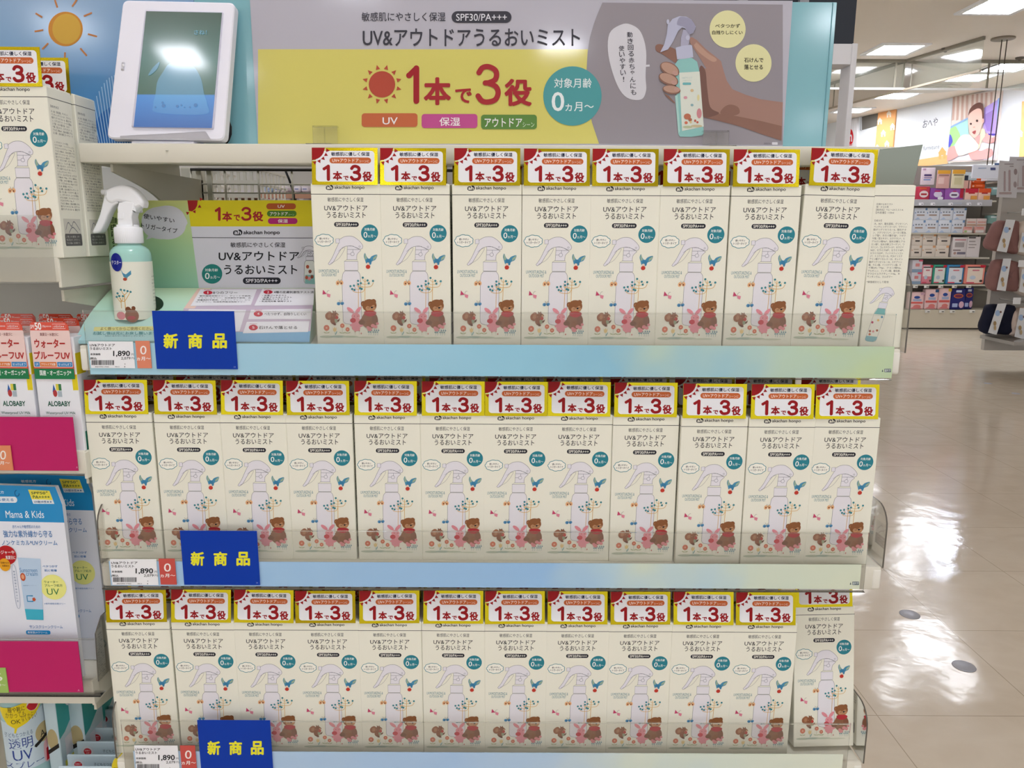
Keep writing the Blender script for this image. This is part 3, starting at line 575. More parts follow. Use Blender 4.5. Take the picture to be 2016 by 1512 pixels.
# blue new-product signs, price tags and age tags
def card(name, quad, Y, th, base, lb, cat, grp):
    """thin card from its left, top, right and bottom picture edges on plane Y"""
    x0, y0, x1, y1 = quad; a, b_ = at(x0, y0, Y), at(x1, y1, Y)
    m = MB(); m.box(a.x, Y, b_.z, b_.x, Y + th, a.z, base)
    return m, Art(m, lambda x, y, L: at(x, y, Y - L * .0001))
for nm, R, q in (('upper', R1, (299, 612, 468, 727)), ('middle', R2, (354, 1045, 512, 1152)), ('bottom', R3, (388, 1418, 538, 1524))):
    Y = R - .0048
    m, A = card('s', q, Y, .0008, flat('#0a3aa6', .35, spec=.15), '', '', ''); x0, y0, x1, y1 = q; w, h = x1 - x0, y1 - y0
    for k, ch in enumerate('新商品'): u = (.135, .42, .705)[k]; A.text(ch, x0 + w * u, y0 + h * .385, x0 + w * (u + .17), y0 + h * .645, '#ebe62c', .04)
    A.text('34', x1 - 8, y1 - 6, x1 - 4, y1 - 3, '#8fa4e0')
    tag(m.build('new_product_sign'), 'royal blue sign with yellow lettering on the %s shelf edge' % nm, 'sign', 'blue new product signs')
for nm, R, q, q2, cc in (('upper', R1, (174, 672, 266, 725), (266, 671, 299, 725), '#e0886a'), ('middle', R2, (216, 1101, 312, 1152), (312, 1100, 348, 1151), '#c8524a'), ('bottom', R3, (264, 1468, 354, 1520), (354, 1468, 388, 1520), '#c8524a')):
    Y = R - .0044; x0, y0, x1, y1 = q; w, h = x1 - x0, y1 - y0
    m, A = card('p', q, Y, .0006, flat('#f1f1f4', .4), '', '', ''); X = lambda u: x0 + w * u; V = lambda v: y0 + h * v
    A.text('UV&アウトドア', X(.03), V(.09), X(.57), V(.19), INK, .02); A.text('うるおいミスト', X(.03), V(.22), X(.5), V(.32), INK, .02)
    A.text('本体価格', X(.04), V(.44), X(.26), V(.52), INK, .02); A.text('1,890', X(.53), V(.35), X(.89), V(.58), INK, .022); A.text('円', X(.92), V(.45), X(.97), V(.53), INK, .0)
    A.text('(税込', X(.03), V(.59), X(.18), V(.69), INK, .02); A.text('2,079', X(.70), V(.58), X(.90), V(.69), INK, .01); A.text('円)', X(.92), V(.59), X(.99), V(.68), INK, 0)
    random.seed(5); u = .07
    while u < .55:
        ww = random.choice((.006, .010, .016)); A.rect(X(u), V(.70), X(u + ww), V(.88), INK); u += ww + random.choice((.006, .009))
    A.text('4957394117462', X(.14), V(.925), X(.44), V(.965), INK, .01); A.text('9913', X(.57), V(.925), X(.66), V(.965), INK); A.text('3', X(.77), V(.82), X(.79), V(.87), INK); A.text('1', X(.77), V(.925), X(.785), V(.965), INK)
    tag(m.build('price_tag'), 'white price tag with barcode on the %s shelf edge' % nm, 'price tag', 'price tags of the display bay')
    x0, y0, x1, y1 = q2; w, h = x1 - x0, y1 - y0
    m, A = card('a', q2, Y - .0002, .0006, flat(cc, .4), '', '', ''); A.text('0', X(.3), V(.18), X(.68), V(.5), '#f6ece8', .005); A.text('ヵ月～', X(.1), V(.58), X(.92), V(.72), '#f6ece8', .025)
    tag(m.build('age_tag'), 'coral age tag beside the white price tag of the %s shelf' % nm, 'tag', 'coral age tags')

# ------------------------------------------------------------------ header boards
YB = .09
def T(f): return lambda x, y: f(x, y)
TEALB = flat('#80b4bd', .1, spec=.5, name='teal_board', coat=.3)
m = MB(); a, b_ = at(380, 283, YB), at(1648, 7, YB); zb, zt = 1.3466, 1.5075
m.box(-.334, YB, zb, b_.x, YB + .004, zt, TEALB, .0005, 1)
hb = empty('header_board', (0, YB, zb), 'long printed header board with sun, lettering and hand holding a bottle', 'sign'); m.build('teal_backing', hb)['label'] = 'glossy teal backing board'
m = MB(); f = lambda x, y, L: at(x, y, YB - .0012 - L * .00018); A = Art(m, f)
a, b_ = at(508, 283, YB - .001), at(1541, 283, YB - .001)
GREY = flat('#b7b5c0', .075, spec=.5, name='lavender_grey_print'); YEL = flat('#d4cb6e', .075, spec=.5, name='pale_yellow_print'); MAUVE = flat('#948e95', .075, spec=.5, name='mauve_grey_print')
m.box(a.x, YB - .0012, zb + .0003, b_.x, YB - .0002, zt + .001, GREY)
CP = [(5, 1186), (28, 1176), (50, 1168), (75, 1161), (100, 1157), (150, 1154), (200, 1158), (240, 1165), (285, 1180)]
def cur(y):
    for (a, p), (b, q) in zip(CP, CP[1:]):
        if y <= b: return p + (q - p) * (y - a) / (b - a)
    return CP[-1][1]
ys = [5 + i * 13.9 for i in range(21)]
A.at(1).poly([(508, 97)] + [(cur(y), y) for y in [97] + [q for q in ys if q > 97]] + [(508, 283)], YEL)
A.at(2).poly([(cur(y), y) for y in ys] + [(1541, 285), (1541, 9)], MAUVE)
IK = '#3c3b44'
A.at(3).text('敏感肌にやさしく保湿', 712, 24, 877, 42, IK, .006); A.rr(889, 22, 1007, 45, 12, IK); A.at(4).text('SPF30/PA+++', 898, 27, 998, 41, '#dcdce2', .004)
A.at(3).text('UV&アウトドアうるおいミスト', 714, 56, 1142, 91, IK, .012)
sunburst(A, 752, 166, 26, '#b04a38', 0, 360, 12, 1.18, 1.52, 8)
for t, r, bo in (('1', (800, 128, 826, 204), .03), ('本', (834, 152, 888, 207), .035), ('で', (896, 174, 929, 203), .03), ('3', (936, 126, 986, 206), .03), ('役', (993, 155, 1047, 209), .035)): (A.one(*r, '#9c2028', 11.5) if t == '1' else A.three(*r, '#a32a30', 10.5) if t == '3' else A.at(4).text(t, *r, '#a32a30', bo))
for x0, c, t, r in ((712, '#c06640', 'UV', (753, 231, 783, 245)), (830, '#bd4f8c', '保湿', (865, 231, 906, 248)), (947, '#5c8440', 'アウトドア', (954, 232, 1028, 250))):
    A.at(3).rr(x0, 223 + (x0 - 712) * .012, x0 + 110, 250 + (x0 - 712) * .018, 6, c); A.at(4).text(t, *r, '#ece6e6', .012)
A.text('シーン', 1029, 241, 1052, 250, '#dfe6d6', .0)
A.at(3).ell(1127, 189, 57.5, 58.5, '#4f999c', n=48); A.at(4).text('対象月齢', 1091, 154, 1165, 173, '#dfe8e8', .01); A.text('0', 1086, 181, 1111, 219, '#e6ecec', .012); A.text('ヵ月～', 1113, 201, 1169, 219, '#e6ecec', .008)
A.at(3).poly([(1224, 48), (1200, 66), (1198, 110), (1214, 165), (1234, 192), (1262, 196), (1272, 178), (1271, 150), (1272, 100), (1262, 64), (1244, 49)], '#cfcdd3', cv=True); A.line([(1268, 130), (1279, 129)], 4, '#cfcdd3')
def vtext(s, x, y0, dx, dy, sz, m_, bo=.012):
    for i, ch in enumerate(s):
        k = .75 if ch in 'ゃ' else 1
        if ch == '！': A.text('!', x + dx * i - 1, y0 + dy * i + 1, x + dx * i + 1.5, y0 + dy * i + sz, m_, bo)
        else: A.text(ch, x + dx * i - sz / 2 * k, y0 + dy * i, x + dx * i + sz / 2 * k, y0 + dy * i + sz * .95 * k, m_, bo)
A.at(4); vtext('動き回る赤ちゃんにも', 1240, 63, .8, 12.6, 11, IK); vtext('使いやすい！', 1223.5, 90, .8, 12, 11, IK)
for cx, cy, rows_ in ((1432.5, 57.5, (('ベタつかず', 1408, 47, 1457, 55), ('白残りしにくい', 1402, 60, 1462, 68))), (1483.5, 124, (('石けんで', 1465, 114, 1503, 123), ('落とせる', 1465, 127, 1502, 137)))):
    A.at(3).ell(cx, cy, 35.5, 37, '#dcd8a4', n=40)
    for t, x0, y0, x1, y1 in rows_: A.at(4).text(t, x0, y0, x1, y1, '#3a382e', .02)
K = lambda pts: [(1200 + x / 4.032, y / 4.032) for x, y in pts]
SK, SK2, SK3, SKL = '#a07c70', '#8a6659', '#75554c', '#b5917f'
A.at(3).poly(K([(1376, 812), (1200, 788), (1080, 752), (975, 708), (930, 640), (905, 560), (885, 485), (830, 440), (760, 385), (690, 315), (652, 298), (640, 330), (665, 380), (705, 440), (745, 505), (770, 545), (715, 535), (705, 800), (745, 930), (830, 950), (950, 980), (1050, 1008), (1200, 1062), (1365, 1116)]), SK)
A.poly(K([(365, 365), (395, 350), (450, 365), (530, 400), (530, 495), (480, 470), (420, 430), (372, 405)]), SK2, cv=True)
A.at(4).poly(K([(1367, 1000), (1200, 960), (1000, 920), (850, 900), (760, 920), (745, 930), (830, 950), (950, 980), (1050, 1008), (1200, 1062), (1365, 1116)]), SK2); A.poly(K([(715, 540), (760, 560), (775, 700), (800, 850), (870, 900), (750, 930), (712, 820)]), SK3, cv=True)
A.poly(K([(880, 900), (910, 850), (960, 830), (1020, 850), (1030, 900), (960, 920)]), SK2, cv=True); A.poly(K([(660, 310), (700, 345), (780, 420), (850, 470), (820, 490), (740, 440), (680, 380)]), SKL, cv=True)
MINT = '#8dc0bb'
A.at(5).poly(K([(520, 510), (545, 475), (600, 458), (655, 460), (695, 490), (712, 560), (748, 1055), (735, 1074), (650, 1086), (560, 1085), (546, 1065)]), MINT); A.at(6).poly(K([(553, 577), (715, 567), (748, 1005), (576, 1040)]), '#d7dbcf'); A.poly(K([(520, 760), (540, 755), (560, 1040), (546, 1062)]), '#a9cfc8')
A.at(7).text('UV&アウトドア', *K([(575, 610)])[0], *K([(655, 625)])[0], '#a9bfbd'); A.text('うるおいミスト', *K([(580, 632)])[0], *K([(650, 645)])[0], '#a9bfbd'); A.rr(*K([(580, 655)])[0], *K([(648, 674)])[0], 2, '#6fb0b5')
for x, y, rx, ry, c in ((655, 718, 13, 12, '#d3b68c'), (603, 775, 15, 12, '#cf95a0'), (655, 834, 12, 10, '#86a9ae'), (705, 775, 10, 25, '#d9cf9a'), (618, 925, 28, 24, '#bb7055'), (640, 950, 15, 14, '#a86a50'), (712, 900, 20, 40, '#c9878c'), (608, 974, 13, 12, '#c56a50'), (645, 970, 9, 9, '#d9c38c'), (680, 958, 9, 10, '#c0604c'), (698, 970, 9, 9, '#c0604c'), (620, 1008, 38, 10, '#b9c09a'), (690, 1000, 45, 10, '#c5b690')): p_ = K([(x, y)])[0]; A.ell(p_[0], p_[1], rx / 4.03, ry / 4.03, c)
A.at(6).poly(K([(525, 378), (590, 360), (655, 355), (665, 455), (600, 466), (536, 472)]), '#b6b8cd'); A.poly(K([(585, 235), (630, 240), (640, 300), (625, 358), (565, 365), (568, 300)]), '#a9a7bc')
A.at(7).poly(K([(462, 200), (500, 150), (555, 128), (610, 132), (650, 155), (685, 212), (665, 262), (630, 275), (600, 225), (575, 218), (545, 245), (505, 330), (465, 392), (402, 415), (435, 350), (455, 270)]), '#b3b4c9'); A.at(8).poly(K([(560, 135), (640, 150), (682, 212), (662, 258), (630, 270), (600, 220), (560, 205), (535, 190)]), '#9795ab', cv=True); p_ = K([(464, 173)])[0]; A.ell(p_[0], p_[1], 2.8, 5, '#b9bacd'); p_ = K([(620, 300)])[0]; A.ell(p_[0], p_[1], 4, 5, '#b9bacd')
for (cx, cy, rx, ry, ro), (nx, ny) in (((478, 548, 82, 50, 28), (522, 580)), ((468, 628, 82, 46, 22), (512, 655)), ((492, 712, 72, 36, 8), (535, 710))):
    p_ = K([(cx, cy)])[0]; A.at(8).ell(p_[0], p_[1], rx / 4.03, ry / 4.03, SK2, ro); A.at(9).ell(p_[0], p_[1] - 1, rx / 4.5, ry / 5.2, SKL, ro); p_ = K([(nx, ny)])[0]; A.at(10).ell(p_[0], p_[1], 6, 4.5, '#bb9488', ro)
A.at(5).poly(K([(430, 740), (470, 760), (520, 815), (515, 820), (460, 775)]), SK2)
A.at(6).poly(K([(640, 300), (665, 300), (690, 330), (660, 360), (640, 340)]), SK, cv=True)
A.at(3).text('2503221A', 1504, 281, 1517, 284, '#5a5560'); A.rr(1520, 280, 1531, 285, 1, '#d5d2d8')
pp = m.build('printed_sheet', hb); pp['label'] = 'printed sheet with yellow band, lettering and hand'
m = MB(); p0, p1 = at(1640, 9, YB), at(1641, 285, YB); m.box(p0.x - .0005, YB - .0012, zb, p0.x, YB - .0002, zt - .001, flat('#6fa4ae', .3)); m.build('fold_edge', hb)
# blue board with a printed sun, left of it
m = MB(); blue = ramp_mat('printed_blue_sky', [(0, '#3f86cf'), (.35, '#5c94cc'), (.7, '#7da4ca'), (1, '#88a7c8')], 'Z', 0, .17, .12, .35, 5, .4)
m.box(-.80, YB + .0002, 1.3466, -.3345, YB + .0042, 1.53, blue, .0005, 1)
f = lambda x, y, L: at(x, y, YB + .0002 - L * .00018); A = Art(m, f)
A.at(1).ell(129, 57, 34, 34, '#c98a3a', n=40); A.at(2).ell(131, 57, 28, 30, '#cfa545', n=36)
for x0, y0, x1, y1 in ((108, 0, 113, 15), (142, 13, 152, -2), (70, 26, 83, 34), (165, 32, 181, 25), (68, 62, 85, 59), (173, 67, 191, 72), (83, 97, 95, 85), (158, 95, 171, 110), (128, 103, 127, 120)): A.line([(x0, y0), (x1, y1)], 3.4, '#bb7c4a')
A.at(1).poly([(178, 285), (184, 245), (200, 222), (216, 211), (240, 202), (330, 190), (330, 285)], '#2f6cb4')
for k in range(22):
    xx = 172 + k * 5; top = 240 - 92 * math.sin(min(1, (k + .5) / 12) * 1.57); A.at(2).line([(xx + 12 * 1.2, 283), (xx - 2, max(148, top))], 1.6, '#a9cbe6')
bbd = m.build('sky_board'); tag(bbd, 'blue printed header board with an orange sun, behind the photo frame', 'sign')
# clear sign clips
for x0, x1, yt, lb in ((615, 665, 250, 'clear plastic clip holding the header board under the sun'), (1385, 1434, 259, 'clear plastic clip holding the header board under the printed hand')):
    a, b_ = at(x0, yt, .078), at(x1, 288, .078); m = MB(); m.box(a.x, .078, 1.3466, b_.x, .0795, a.z, ACR); m.box(a.x, .045, 1.3466, b_.x, .0795, 1.3481, ACRT)
    m.box((a.x + b_.x) / 2 - .0006, .0765, 1.3481, (a.x + b_.x) / 2 + .0006, .078, a.z, ACRT); m.box(a.x, .078, a.z, b_.x, .0866, a.z + .0015, ACRT)
    tag(m.build('sign_clip'), lb, 'sign clip', 'clear clips on the header shelf')
# ------------------------------------------------------------------ digital photo frame with its cable
YT = .05
def tb(px, py, d=0.):
    """frame leans back about its foot: unproject on a plane tilted 9 degrees"""
    n = Vector((0, -math.cos(.16), math.sin(.16))); p0 = Vector((0, YT, 1.3475)); return onp(px, py, p0 + n * d, n)
TN_ = Vector((0, -math.cos(.16), math.sin(.16)))
t = empty('photo_frame', (-.36, .08, 1.3468), 'white digital photo frame with a lit blue screen, leaning on the header shelf', 'photo frame')
def slab(mb, pts, th, mat, r=0., off=0.):
    P = []
    if r:
        n = len(pts)
        for i in range(n):
            a, b_, c = Vector(pts[i - 1]), Vector(pts[i]), Vector(pts[(i + 1) % n]); u, v = (a - b_).normalized() * r, (c - b_).normalized() * r
            for k in range(6): q_ = k / 5; P.append(tuple(b_ + u * (1 - q_) ** 2 + v * q_ ** 2))
    else: P = pts
    fr = [tb(x, y, off) for x, y in P]; bk = [p - TN_ * th for p in fr]; n = len(P)
    c_ = sum(fr, Vector()) / n; fi = [p + (c_ - p).normalized() * .0018 + TN_ * .0012 for p in fr]
    mb.add(fi + fr + bk, [list(range(n))] + [[i, (i + 1) % n, n + (i + 1) % n, n + i] for i in range(n)] + [[n + i, n + (i + 1) % n, 2 * n + (i + 1) % n, 2 * n + i] for i in range(n)] + [list(range(2 * n, 3 * n))[::-1]], mat)
PW = flat('#ecebf5', .32, name='glossy_white_plastic')
m = MB(); slab(m, [(243, 1), (463, 6), (442, 277), (211, 273)], .011, PW, 12); m.build('body', t)
def scr(nm='lit_screen', stops=(('#0c5aa8', 0), ('#2a84d0', .3), ('#2a5a44', .31), ('#30685c', .6), ('#1c4632', 1.))):
    mm = bpy.data.materials.new(nm); mm.use_nodes = True; nt = mm.node_tree; b_ = nt.nodes['Principled BSDF']; N = nt.nodes.new; L = nt.links.new
    tc = N('ShaderNodeTexCoord'); sx = N('ShaderNodeSeparateXYZ'); L(tc.outputs['Object'], sx.inputs[0]); mr = N('ShaderNodeMapRange'); mr.inputs[1].default_value = .015; mr.inputs[2].default_value = .14; L(sx.outputs['Z'], mr.inputs[0])
    cr = N('ShaderNodeValToRGB'); e = cr.color_ramp.elements; e[0].color = lin(stops[0][0]); e[0].position = 0; e[1].position = stops[1][1]; e[1].color = lin(stops[1][0])
    for h_, p_ in stops[2:]: x = e.new(p_); x.color = lin(h_)
    L(mr.outputs[0], cr.inputs[0]); L(cr.outputs[0], b_.inputs['Emission Color']); b_.inputs['Emission Strength'].default_value = .5; b_.inputs['Coat Weight'].default_value = 1.; b_.inputs['Coat Roughness'].default_value = .07; b_.inputs['Base Color'].default_value = (.02, .03, .04, 1); b_.inputs['Roughness'].default_value = .26; b_.inputs['Specular IOR Level'].default_value = 1.; return mm
m = MB(); slab(m, [(286, 20), (440, 24), (421, 255), (259, 251)], .001, flat('#cfcedd', .4), 3, .0018); m.build('bezel', t)
m = MB(); A = Art(m, lambda x, y, L: tb(x, y, .0034 + L * .0002)); A.at(0).poly([(288, 22), (437, 25), (417, 252), (263, 250)], scr())
sb_ = scr('pale', (('#1a6ab4', 0), ('#4a9ad4', .3), ('#4a86a0', .31), ('#5a98b0', 1.)))
A.at(1).poly([(306, 186), (310, 160), (322, 140), (330, 128), (345, 120), (366, 122), (384, 134), (396, 156), (402, 185), (408, 205), (404, 225), (310, 222), (302, 205)], sb_, cv=True); A.at(2).poly([(292, 147), (302, 132), (314, 122), (309, 136), (297, 147)], sb_, cv=True)
sd_ = scr('dark', (('#0f5090', 0), ('#2a76b4', .3), ('#2a6690', .31), ('#2a6690', 1.)))
for x, y, r in ((322, 208, 4), (320, 202, 2.5), (306, 211, 2), (349, 209, 3), (357, 207, 2), (374, 211, 2), (385, 207, 4), (363, 211, 1.5)): A.at(3).ell(x, y, r, r, sd_, n=8)
A.at(3).text('さね！', 382, 59, 407, 68, sb_, .02)
m.build('screen', t); m = MB(); slab(m, [(239.5, 122), (246, 122), (244.5, 139), (238, 139)], .001, flat('#c9c9d2', .3, .6), 2, .0016); slab(m, [(240.5, 126), (244.5, 126), (243.8, 131), (240, 131)], .001, flat('#f6f6f8', .3), 1, .003); m.build('switch', t)
m = MB(); m.box(-.40, .052, 1.3468, -.33, .095, 1.3505, PW, .0012); m.box(-.372, .075, 1.35, -.352, .081, 1.42, PW, .001); m.build('stand', t)
m = MB(); slab(m, [(236, 268), (405, 259), (416, 276), (238, 274)], .0003, ACRT, 0, .0016); m.build('clear_tape', t)
m = MB(); m.tube(smooth_open3([(-.30, .07, 1.40), (-.292, .068, 1.385), (-.2895, .068, 1.365), (-.296, .07, 1.349), (-.305, .085, 1.3485)]) if 'smooth_open3' in globals() else [at(440, 226, .074), at(449, 236, .072), at(453.5, 250, .07), at(453.5, 264, .07), at(449.5, 275, .07), at(445, 281, .072)], .0017, '#15151a')
tag(m.build('power_cable'), 'black power cable looping down behind the photo frame', 'cable')

# ------------------------------------------------------------------ tester display: card stand and the tester bottle
Q6 = lambda x, y: (150 + x / 3.78, 340 + y / 3.78)
PBK, PFR = Vector((0, .11, 1.1846)), Vector((0, .018, 1.1335)); SN = (PFR - PBK).cross(Vector((1, 0, 0))); SN = SN.normalized()
if SN.z < 0: SN = -SN
t = empty('tester_display', (-.34, .06, 1.1285), 'green and white card display for the tester bottle, left of the cartons', 'display stand')
def pane(pts, Y, th, mat): 
    m = MB(); fr = [at(*Q6(x, y), Y) for x, y in pts]; n = len(fr); bk = [p + Vector((0, th, 0)) for p in fr]
    m.add(fr + bk, [list(range(n)), list(range(n, 2 * n))[::-1]] + [[i, (i + 1) % n, n + (i + 1) % n, n + i] for i in range(n)], mat); return m
GRN = ramp_mat('printed_green', [(0, '#93cbb0'), (.5, '#a9cf9a'), (1, '#d2d67e')], 'Z', .05, .165, .5, .25, 9)
m = pane([(172, 207), (1790, 205), (1790, 862), (275, 862), (232, 500)], .11, .0025, GRN)
f = lambda x, y, L: at(*Q6(x, y), .11 - L * .00012); A = Art(m, f)
A.at(1).poly([(828, 205), (1790, 205), (1790, 862), (914, 862)], '#d9dae2'); A.at(2).poly([(828, 205), (1790, 205), (1790, 400), (852, 400)], '#dfd014')
A.at(3).poly([(828, 206), (905, 206), (900, 245), (885, 272), (862, 288), (838, 284)], '#a8161a'); 
for a in (-8, 28, 62, 96): c = lambda r, d: (838 + r * math.cos(math.radians(a + d)), 210 + r * math.sin(math.radians(a + d))); A.poly([c(84, -9), c(106, 0), c(84, 9)], '#a8161a')
for tt, r, bo in (('1', (1032, 255, 1076, 358), .035), ('本', (1086, 290, 1160, 362), .04), ('で', (1172, 312, 1220, 358), .03), ('3', (1228, 255, 1305, 358), .035), ('役', (1312, 288, 1392, 362), .04)): (A.one(*r, '#a01a20', 20) if tt == '1' else A.three(*r, '#a01a20', 17) if tt == '3' else A.text(tt, *r, '#a01a20', bo))
for (x0, y0, c, tt, r) in ((1415, 228, '#b0531c', 'UV', (1500, 240, 1552, 262)), (1420, 282, '#4a7a1c', 'アウトドア', (1442, 292, 1575, 320)), (1427, 337, '#ad1f6d', '保湿', (1500, 346, 1575, 373))): A.at(3).rr(x0, y0, x0 + 220, y0 + 45, 22, c); A.at(4).text(tt, *r, '#efe6e0', .015)
A.text('シーン', 1580, 306, 1622, 318, '#cfdcc0', 0)
A.at(3); logo(A, 1168, 422, 1236, 466, INK, '#d9dae2'); A.text('akachan honpo', 1244, 430, 1515, 466, INK, .024); A.line([(862, 483), (1760, 486)], 4, '#2a2a33')
A.text('敏感肌にやさしく保湿', 1148, 518, 1556, 556, '#2b2b33', .008); A.text('UV&アウトドア', 1060, 585, 1660, 655, INK, .016); A.text('うるおいミスト', 1100, 685, 1645, 757, INK, .016)
A.rr(1240, 780, 1522, 828, 24, '#1f1f2a'); A.at(4).text('SPF30/PA+++', 1262, 790, 1498, 818, '#e6e6ec', .01); A.at(3).ell(1011, 753, 76, 73, '#1f8079', n=36); A.at(4).text('対象月齢', 958, 713, 1055, 735, '#e0ecea', .015); A.text('0', 958, 745, 993, 792, '#e8f0ee', .012); A.text('ヵ月～', 998, 766, 1070, 790, '#e0ecea', .01)
spray_lines(A.at(3), lambda x, y: (1725 + (x - 300) * .55 - (y - 700) * .02, 545 + (y - 670) * .44), '#dcdce4', '#73737c', 3, body='#dfe3dc')
A.at(6).poly([(1705, 760), (1790, 760), (1790, 830), (1702, 825)], '#86b9b3')
for x, y, c in ((1715, 780, '#b0563c'), (1735, 788, '#d98f94'), (1755, 775, '#8a4a34'), (1722, 700, '#b0563c'), (1740, 735, '#8a4a34')): A.at(7).ell(x, y, 12, 14, c, n=10)
cl = [(655 + 165 * (1 + .07 * abs(math.sin(i * .1745 * 2.2))) * math.cos(i * .1745 + .2), 372 + 122 * (1 + .08 * abs(math.sin(i * .1745 * 2.2))) * math.sin(i * .1745 + .2)) for i in range(36)]
A.at(2).poly(cl, '#d3d4da'); A.poly([(535, 470), (565, 485), (520, 498)], '#d3d4da')
rot = lambda x0, y0, w, h: (lambda u, v: (x0 + w * u - .02 * h * v, y0 + h * v + w * u * .16))
A.at(3).text('使いやすい', 0, 0, 0, 0, '#2b2b33', .012, rot(500, 302, 232, 38)); A.text('トリガータイプ', 0, 0, 0, 0, '#2b2b33', .012, rot(484, 372, 270, 38))
for i, ch in enumerate('自由にお試'): A.at(3).text(ch, 252 + i * 5, 330 + i * 52, 300 + i * 6, 374 + i * 52, '#2f4a2a', .012)
m.build('back_board', t)
# sloping tray printed with the five points
sp = lambda x, y, L: onp(*Q6(x, y), PBK + SN * (.0012 + L * .00012), SN)
ol = [(275, 858), (1772, 858), (1755, 1060), (1735, 1262), (8, 1248), (10, 1205), (60, 1110), (130, 1010), (200, 930), (245, 880)]
m = MB(); TRAYM = ramp_mat('printed_mint', [(0, '#a9d3d8'), (.45, '#b4dccb'), (1, '#cfe3b8')], 'Y', -.05, .06, .5, .3, 12)
fr = [sp(x, y, 0) for x, y in ol]; n = len(fr); bk = [Vector((p.x, p.y, 1.1285)) for p in fr]
m.add(fr + bk, [list(range(n)), list(range(n, 2 * n))[::-1]] + [[i, (i + 1) % n, n + (i + 1) % n, n + i] for i in range(n)], TRAYM)
A = Art(m, sp); A.at(1).poly([(905, 862), (1772, 862), (1755, 1060), (1742, 1180), (745, 1225), (800, 1010)], '#c9b9cc'); A.poly([(905, 862), (1000, 862), (880, 1010), (800, 1010)], '#e8c9bd', cv=False)
A.at(2).poly([(735, 1190), (1742, 1180), (1735, 1262), (700, 1258)], '#7fb0d4')
for q in ([(925, 868), (1345, 868), (1300, 985), (850, 992)], [(1385, 866), (1772, 866), (1765, 985), (1325, 990)], [(840, 1015), (1265, 1020), (1215, 1180), (735, 1190)], [(1300, 1020), (1750, 1012), (1745, 1090), (1280, 1090)], [(1270, 1110), (1735, 1105), (1725, 1185), (1240, 1195)]): A.at(3).poly(q, '#e9e8ee')
for x, y, d in ((980, 892, '1'), (1428, 888, '2'), (1355, 1050, '4'), (1318, 1152, '5')): A.at(4).ell(x, y, 34, 15 if y < 1000 else 21, '#c2263c'); A.at(5).text(d, x - (4 if d == '1' else 9), y - 9, x + (4 if d == '1' else 9), y + 9, '#f2e8ea', .0); A.at(4).text('POINT', x - 26, y - (24 if y < 1000 else 30), x + 30, y - (18 if y < 1000 else 23), '#c2263c', .01)
for tt, r in (('8つのフリー', (1018, 884, 1200, 902)), ('4種の皮膚刺激性テスト済', (1470, 880, 1768, 898)), ('べたつかず、白残りしにくい', (1398, 1040, 1712, 1062)), ('石けんで落とせる', (1358, 1140, 1645, 1164)), ('紫外線吸収剤フリー、ディート不使用、', (918, 912, 1305, 922)), ('アルコールフリー、合成香料不使用、合', (908, 927, 1300, 937)), ('成着色料不使用、パラベンフリー、シリ', (900, 942, 1292, 952)), ('コンフリー、石油系界面活性剤フリー', (890, 956, 1260, 966)), ('・皮膚パッチテスト', (1385, 908, 1565, 919)), ('・皮膚アレルギーテスト', (1380, 922, 1605, 933)), ('・敏感肌パッチテスト', (1372, 936, 1580, 947)), ('・乳幼児対象 使用テスト', (1365, 951, 1605, 963))): A.at(4).text(tt, *r, '#3a3a42', .01)
A.at(2).poly([(135, 1148), (600, 1142), (600, 1172), (128, 1178)], '#d9d68a'); A.at(3).text('よく振ってからご使用ください', 180, 1148, 570, 1172, '#8a7a3a', .014); A.text('お試し後は元にお戻し願います', 125, 1182, 600, 1206, '#3f8f96', .014); A.text('※品に合わない場合がございます。', 215, 1208, 510, 1220, '#5a7a80', .0)
A.at(3).ell(545, 975, 105, 62, '#1d3324', n=36)
m.build('tray', t)
BX, BY, BZ = at(*Q6(412, 700), .062).x, .062, 1.1512
t = empty('spray_bottle', (BX, BY, BZ), 'mint tester spray bottle with white trigger standing in the card display', 'spray bottle')
MINTB = flat('#a6d6cb', .22, name='mint_plastic', coat=.4); WPL = flat('#f4f5f8', .25, name='white_trigger_plastic')
zz = lambda y: at(*Q6(412, y), BY - .015).z - BZ
m = MB(); rb = .0222; m.lathe([(.002, 0), (.014, .0002), (.019, .003), (.0212, .010), (rb, .018), (rb, zz(640)), (.0218, zz(605)), (.0200, zz(575)), (.0165, zz(553)), (.0128, zz(540)), (.0122, zz(525))], MINTB, n=56); m.build('bottle_body', t, True)
def wrap(r):
    ph = math.atan2(CAM.x - BX, BY - CAM.y)
    def f(x, y, L):
        u = (x - 412) / 3.78 / 1800.0; a = math.asin(max(-.9, min(.9, u / r))) if abs(u / r) < .9 else math.copysign(1.12 + (abs(u / r) - .9) * 1.2, u); a += ph; return (math.sin(a) * (r + .0002 + L * .00008), -math.cos(a) * (r + .0002 + L * .00008), zz(y))
    return f
m = MB(); fw = wrap(rb); n = 48
for i in range(n):
    x0, x1 = 412 - 250 + 500 * i / n, 412 - 250 + 500 * (i + 1) / n; m.add([fw(x0, 1092, 0), fw(x1, 1092, 0), fw(x1, 662, 0), fw(x0, 662, 0)], [[0, 1, 2, 3]], flat('#ecebdb', .4))
A = Art(m, fw); A.sub = 12; A.at(1).poly([(335, 715), (350, 745), (368, 755), (405, 725), (405, 755), (380, 775), (352, 775)], '#4a8fb0'); A.ell(368, 772, 10, 16, '#6a9fa6', -10); A.at(2).ell(360, 790, 14, 12, '#b5492e')
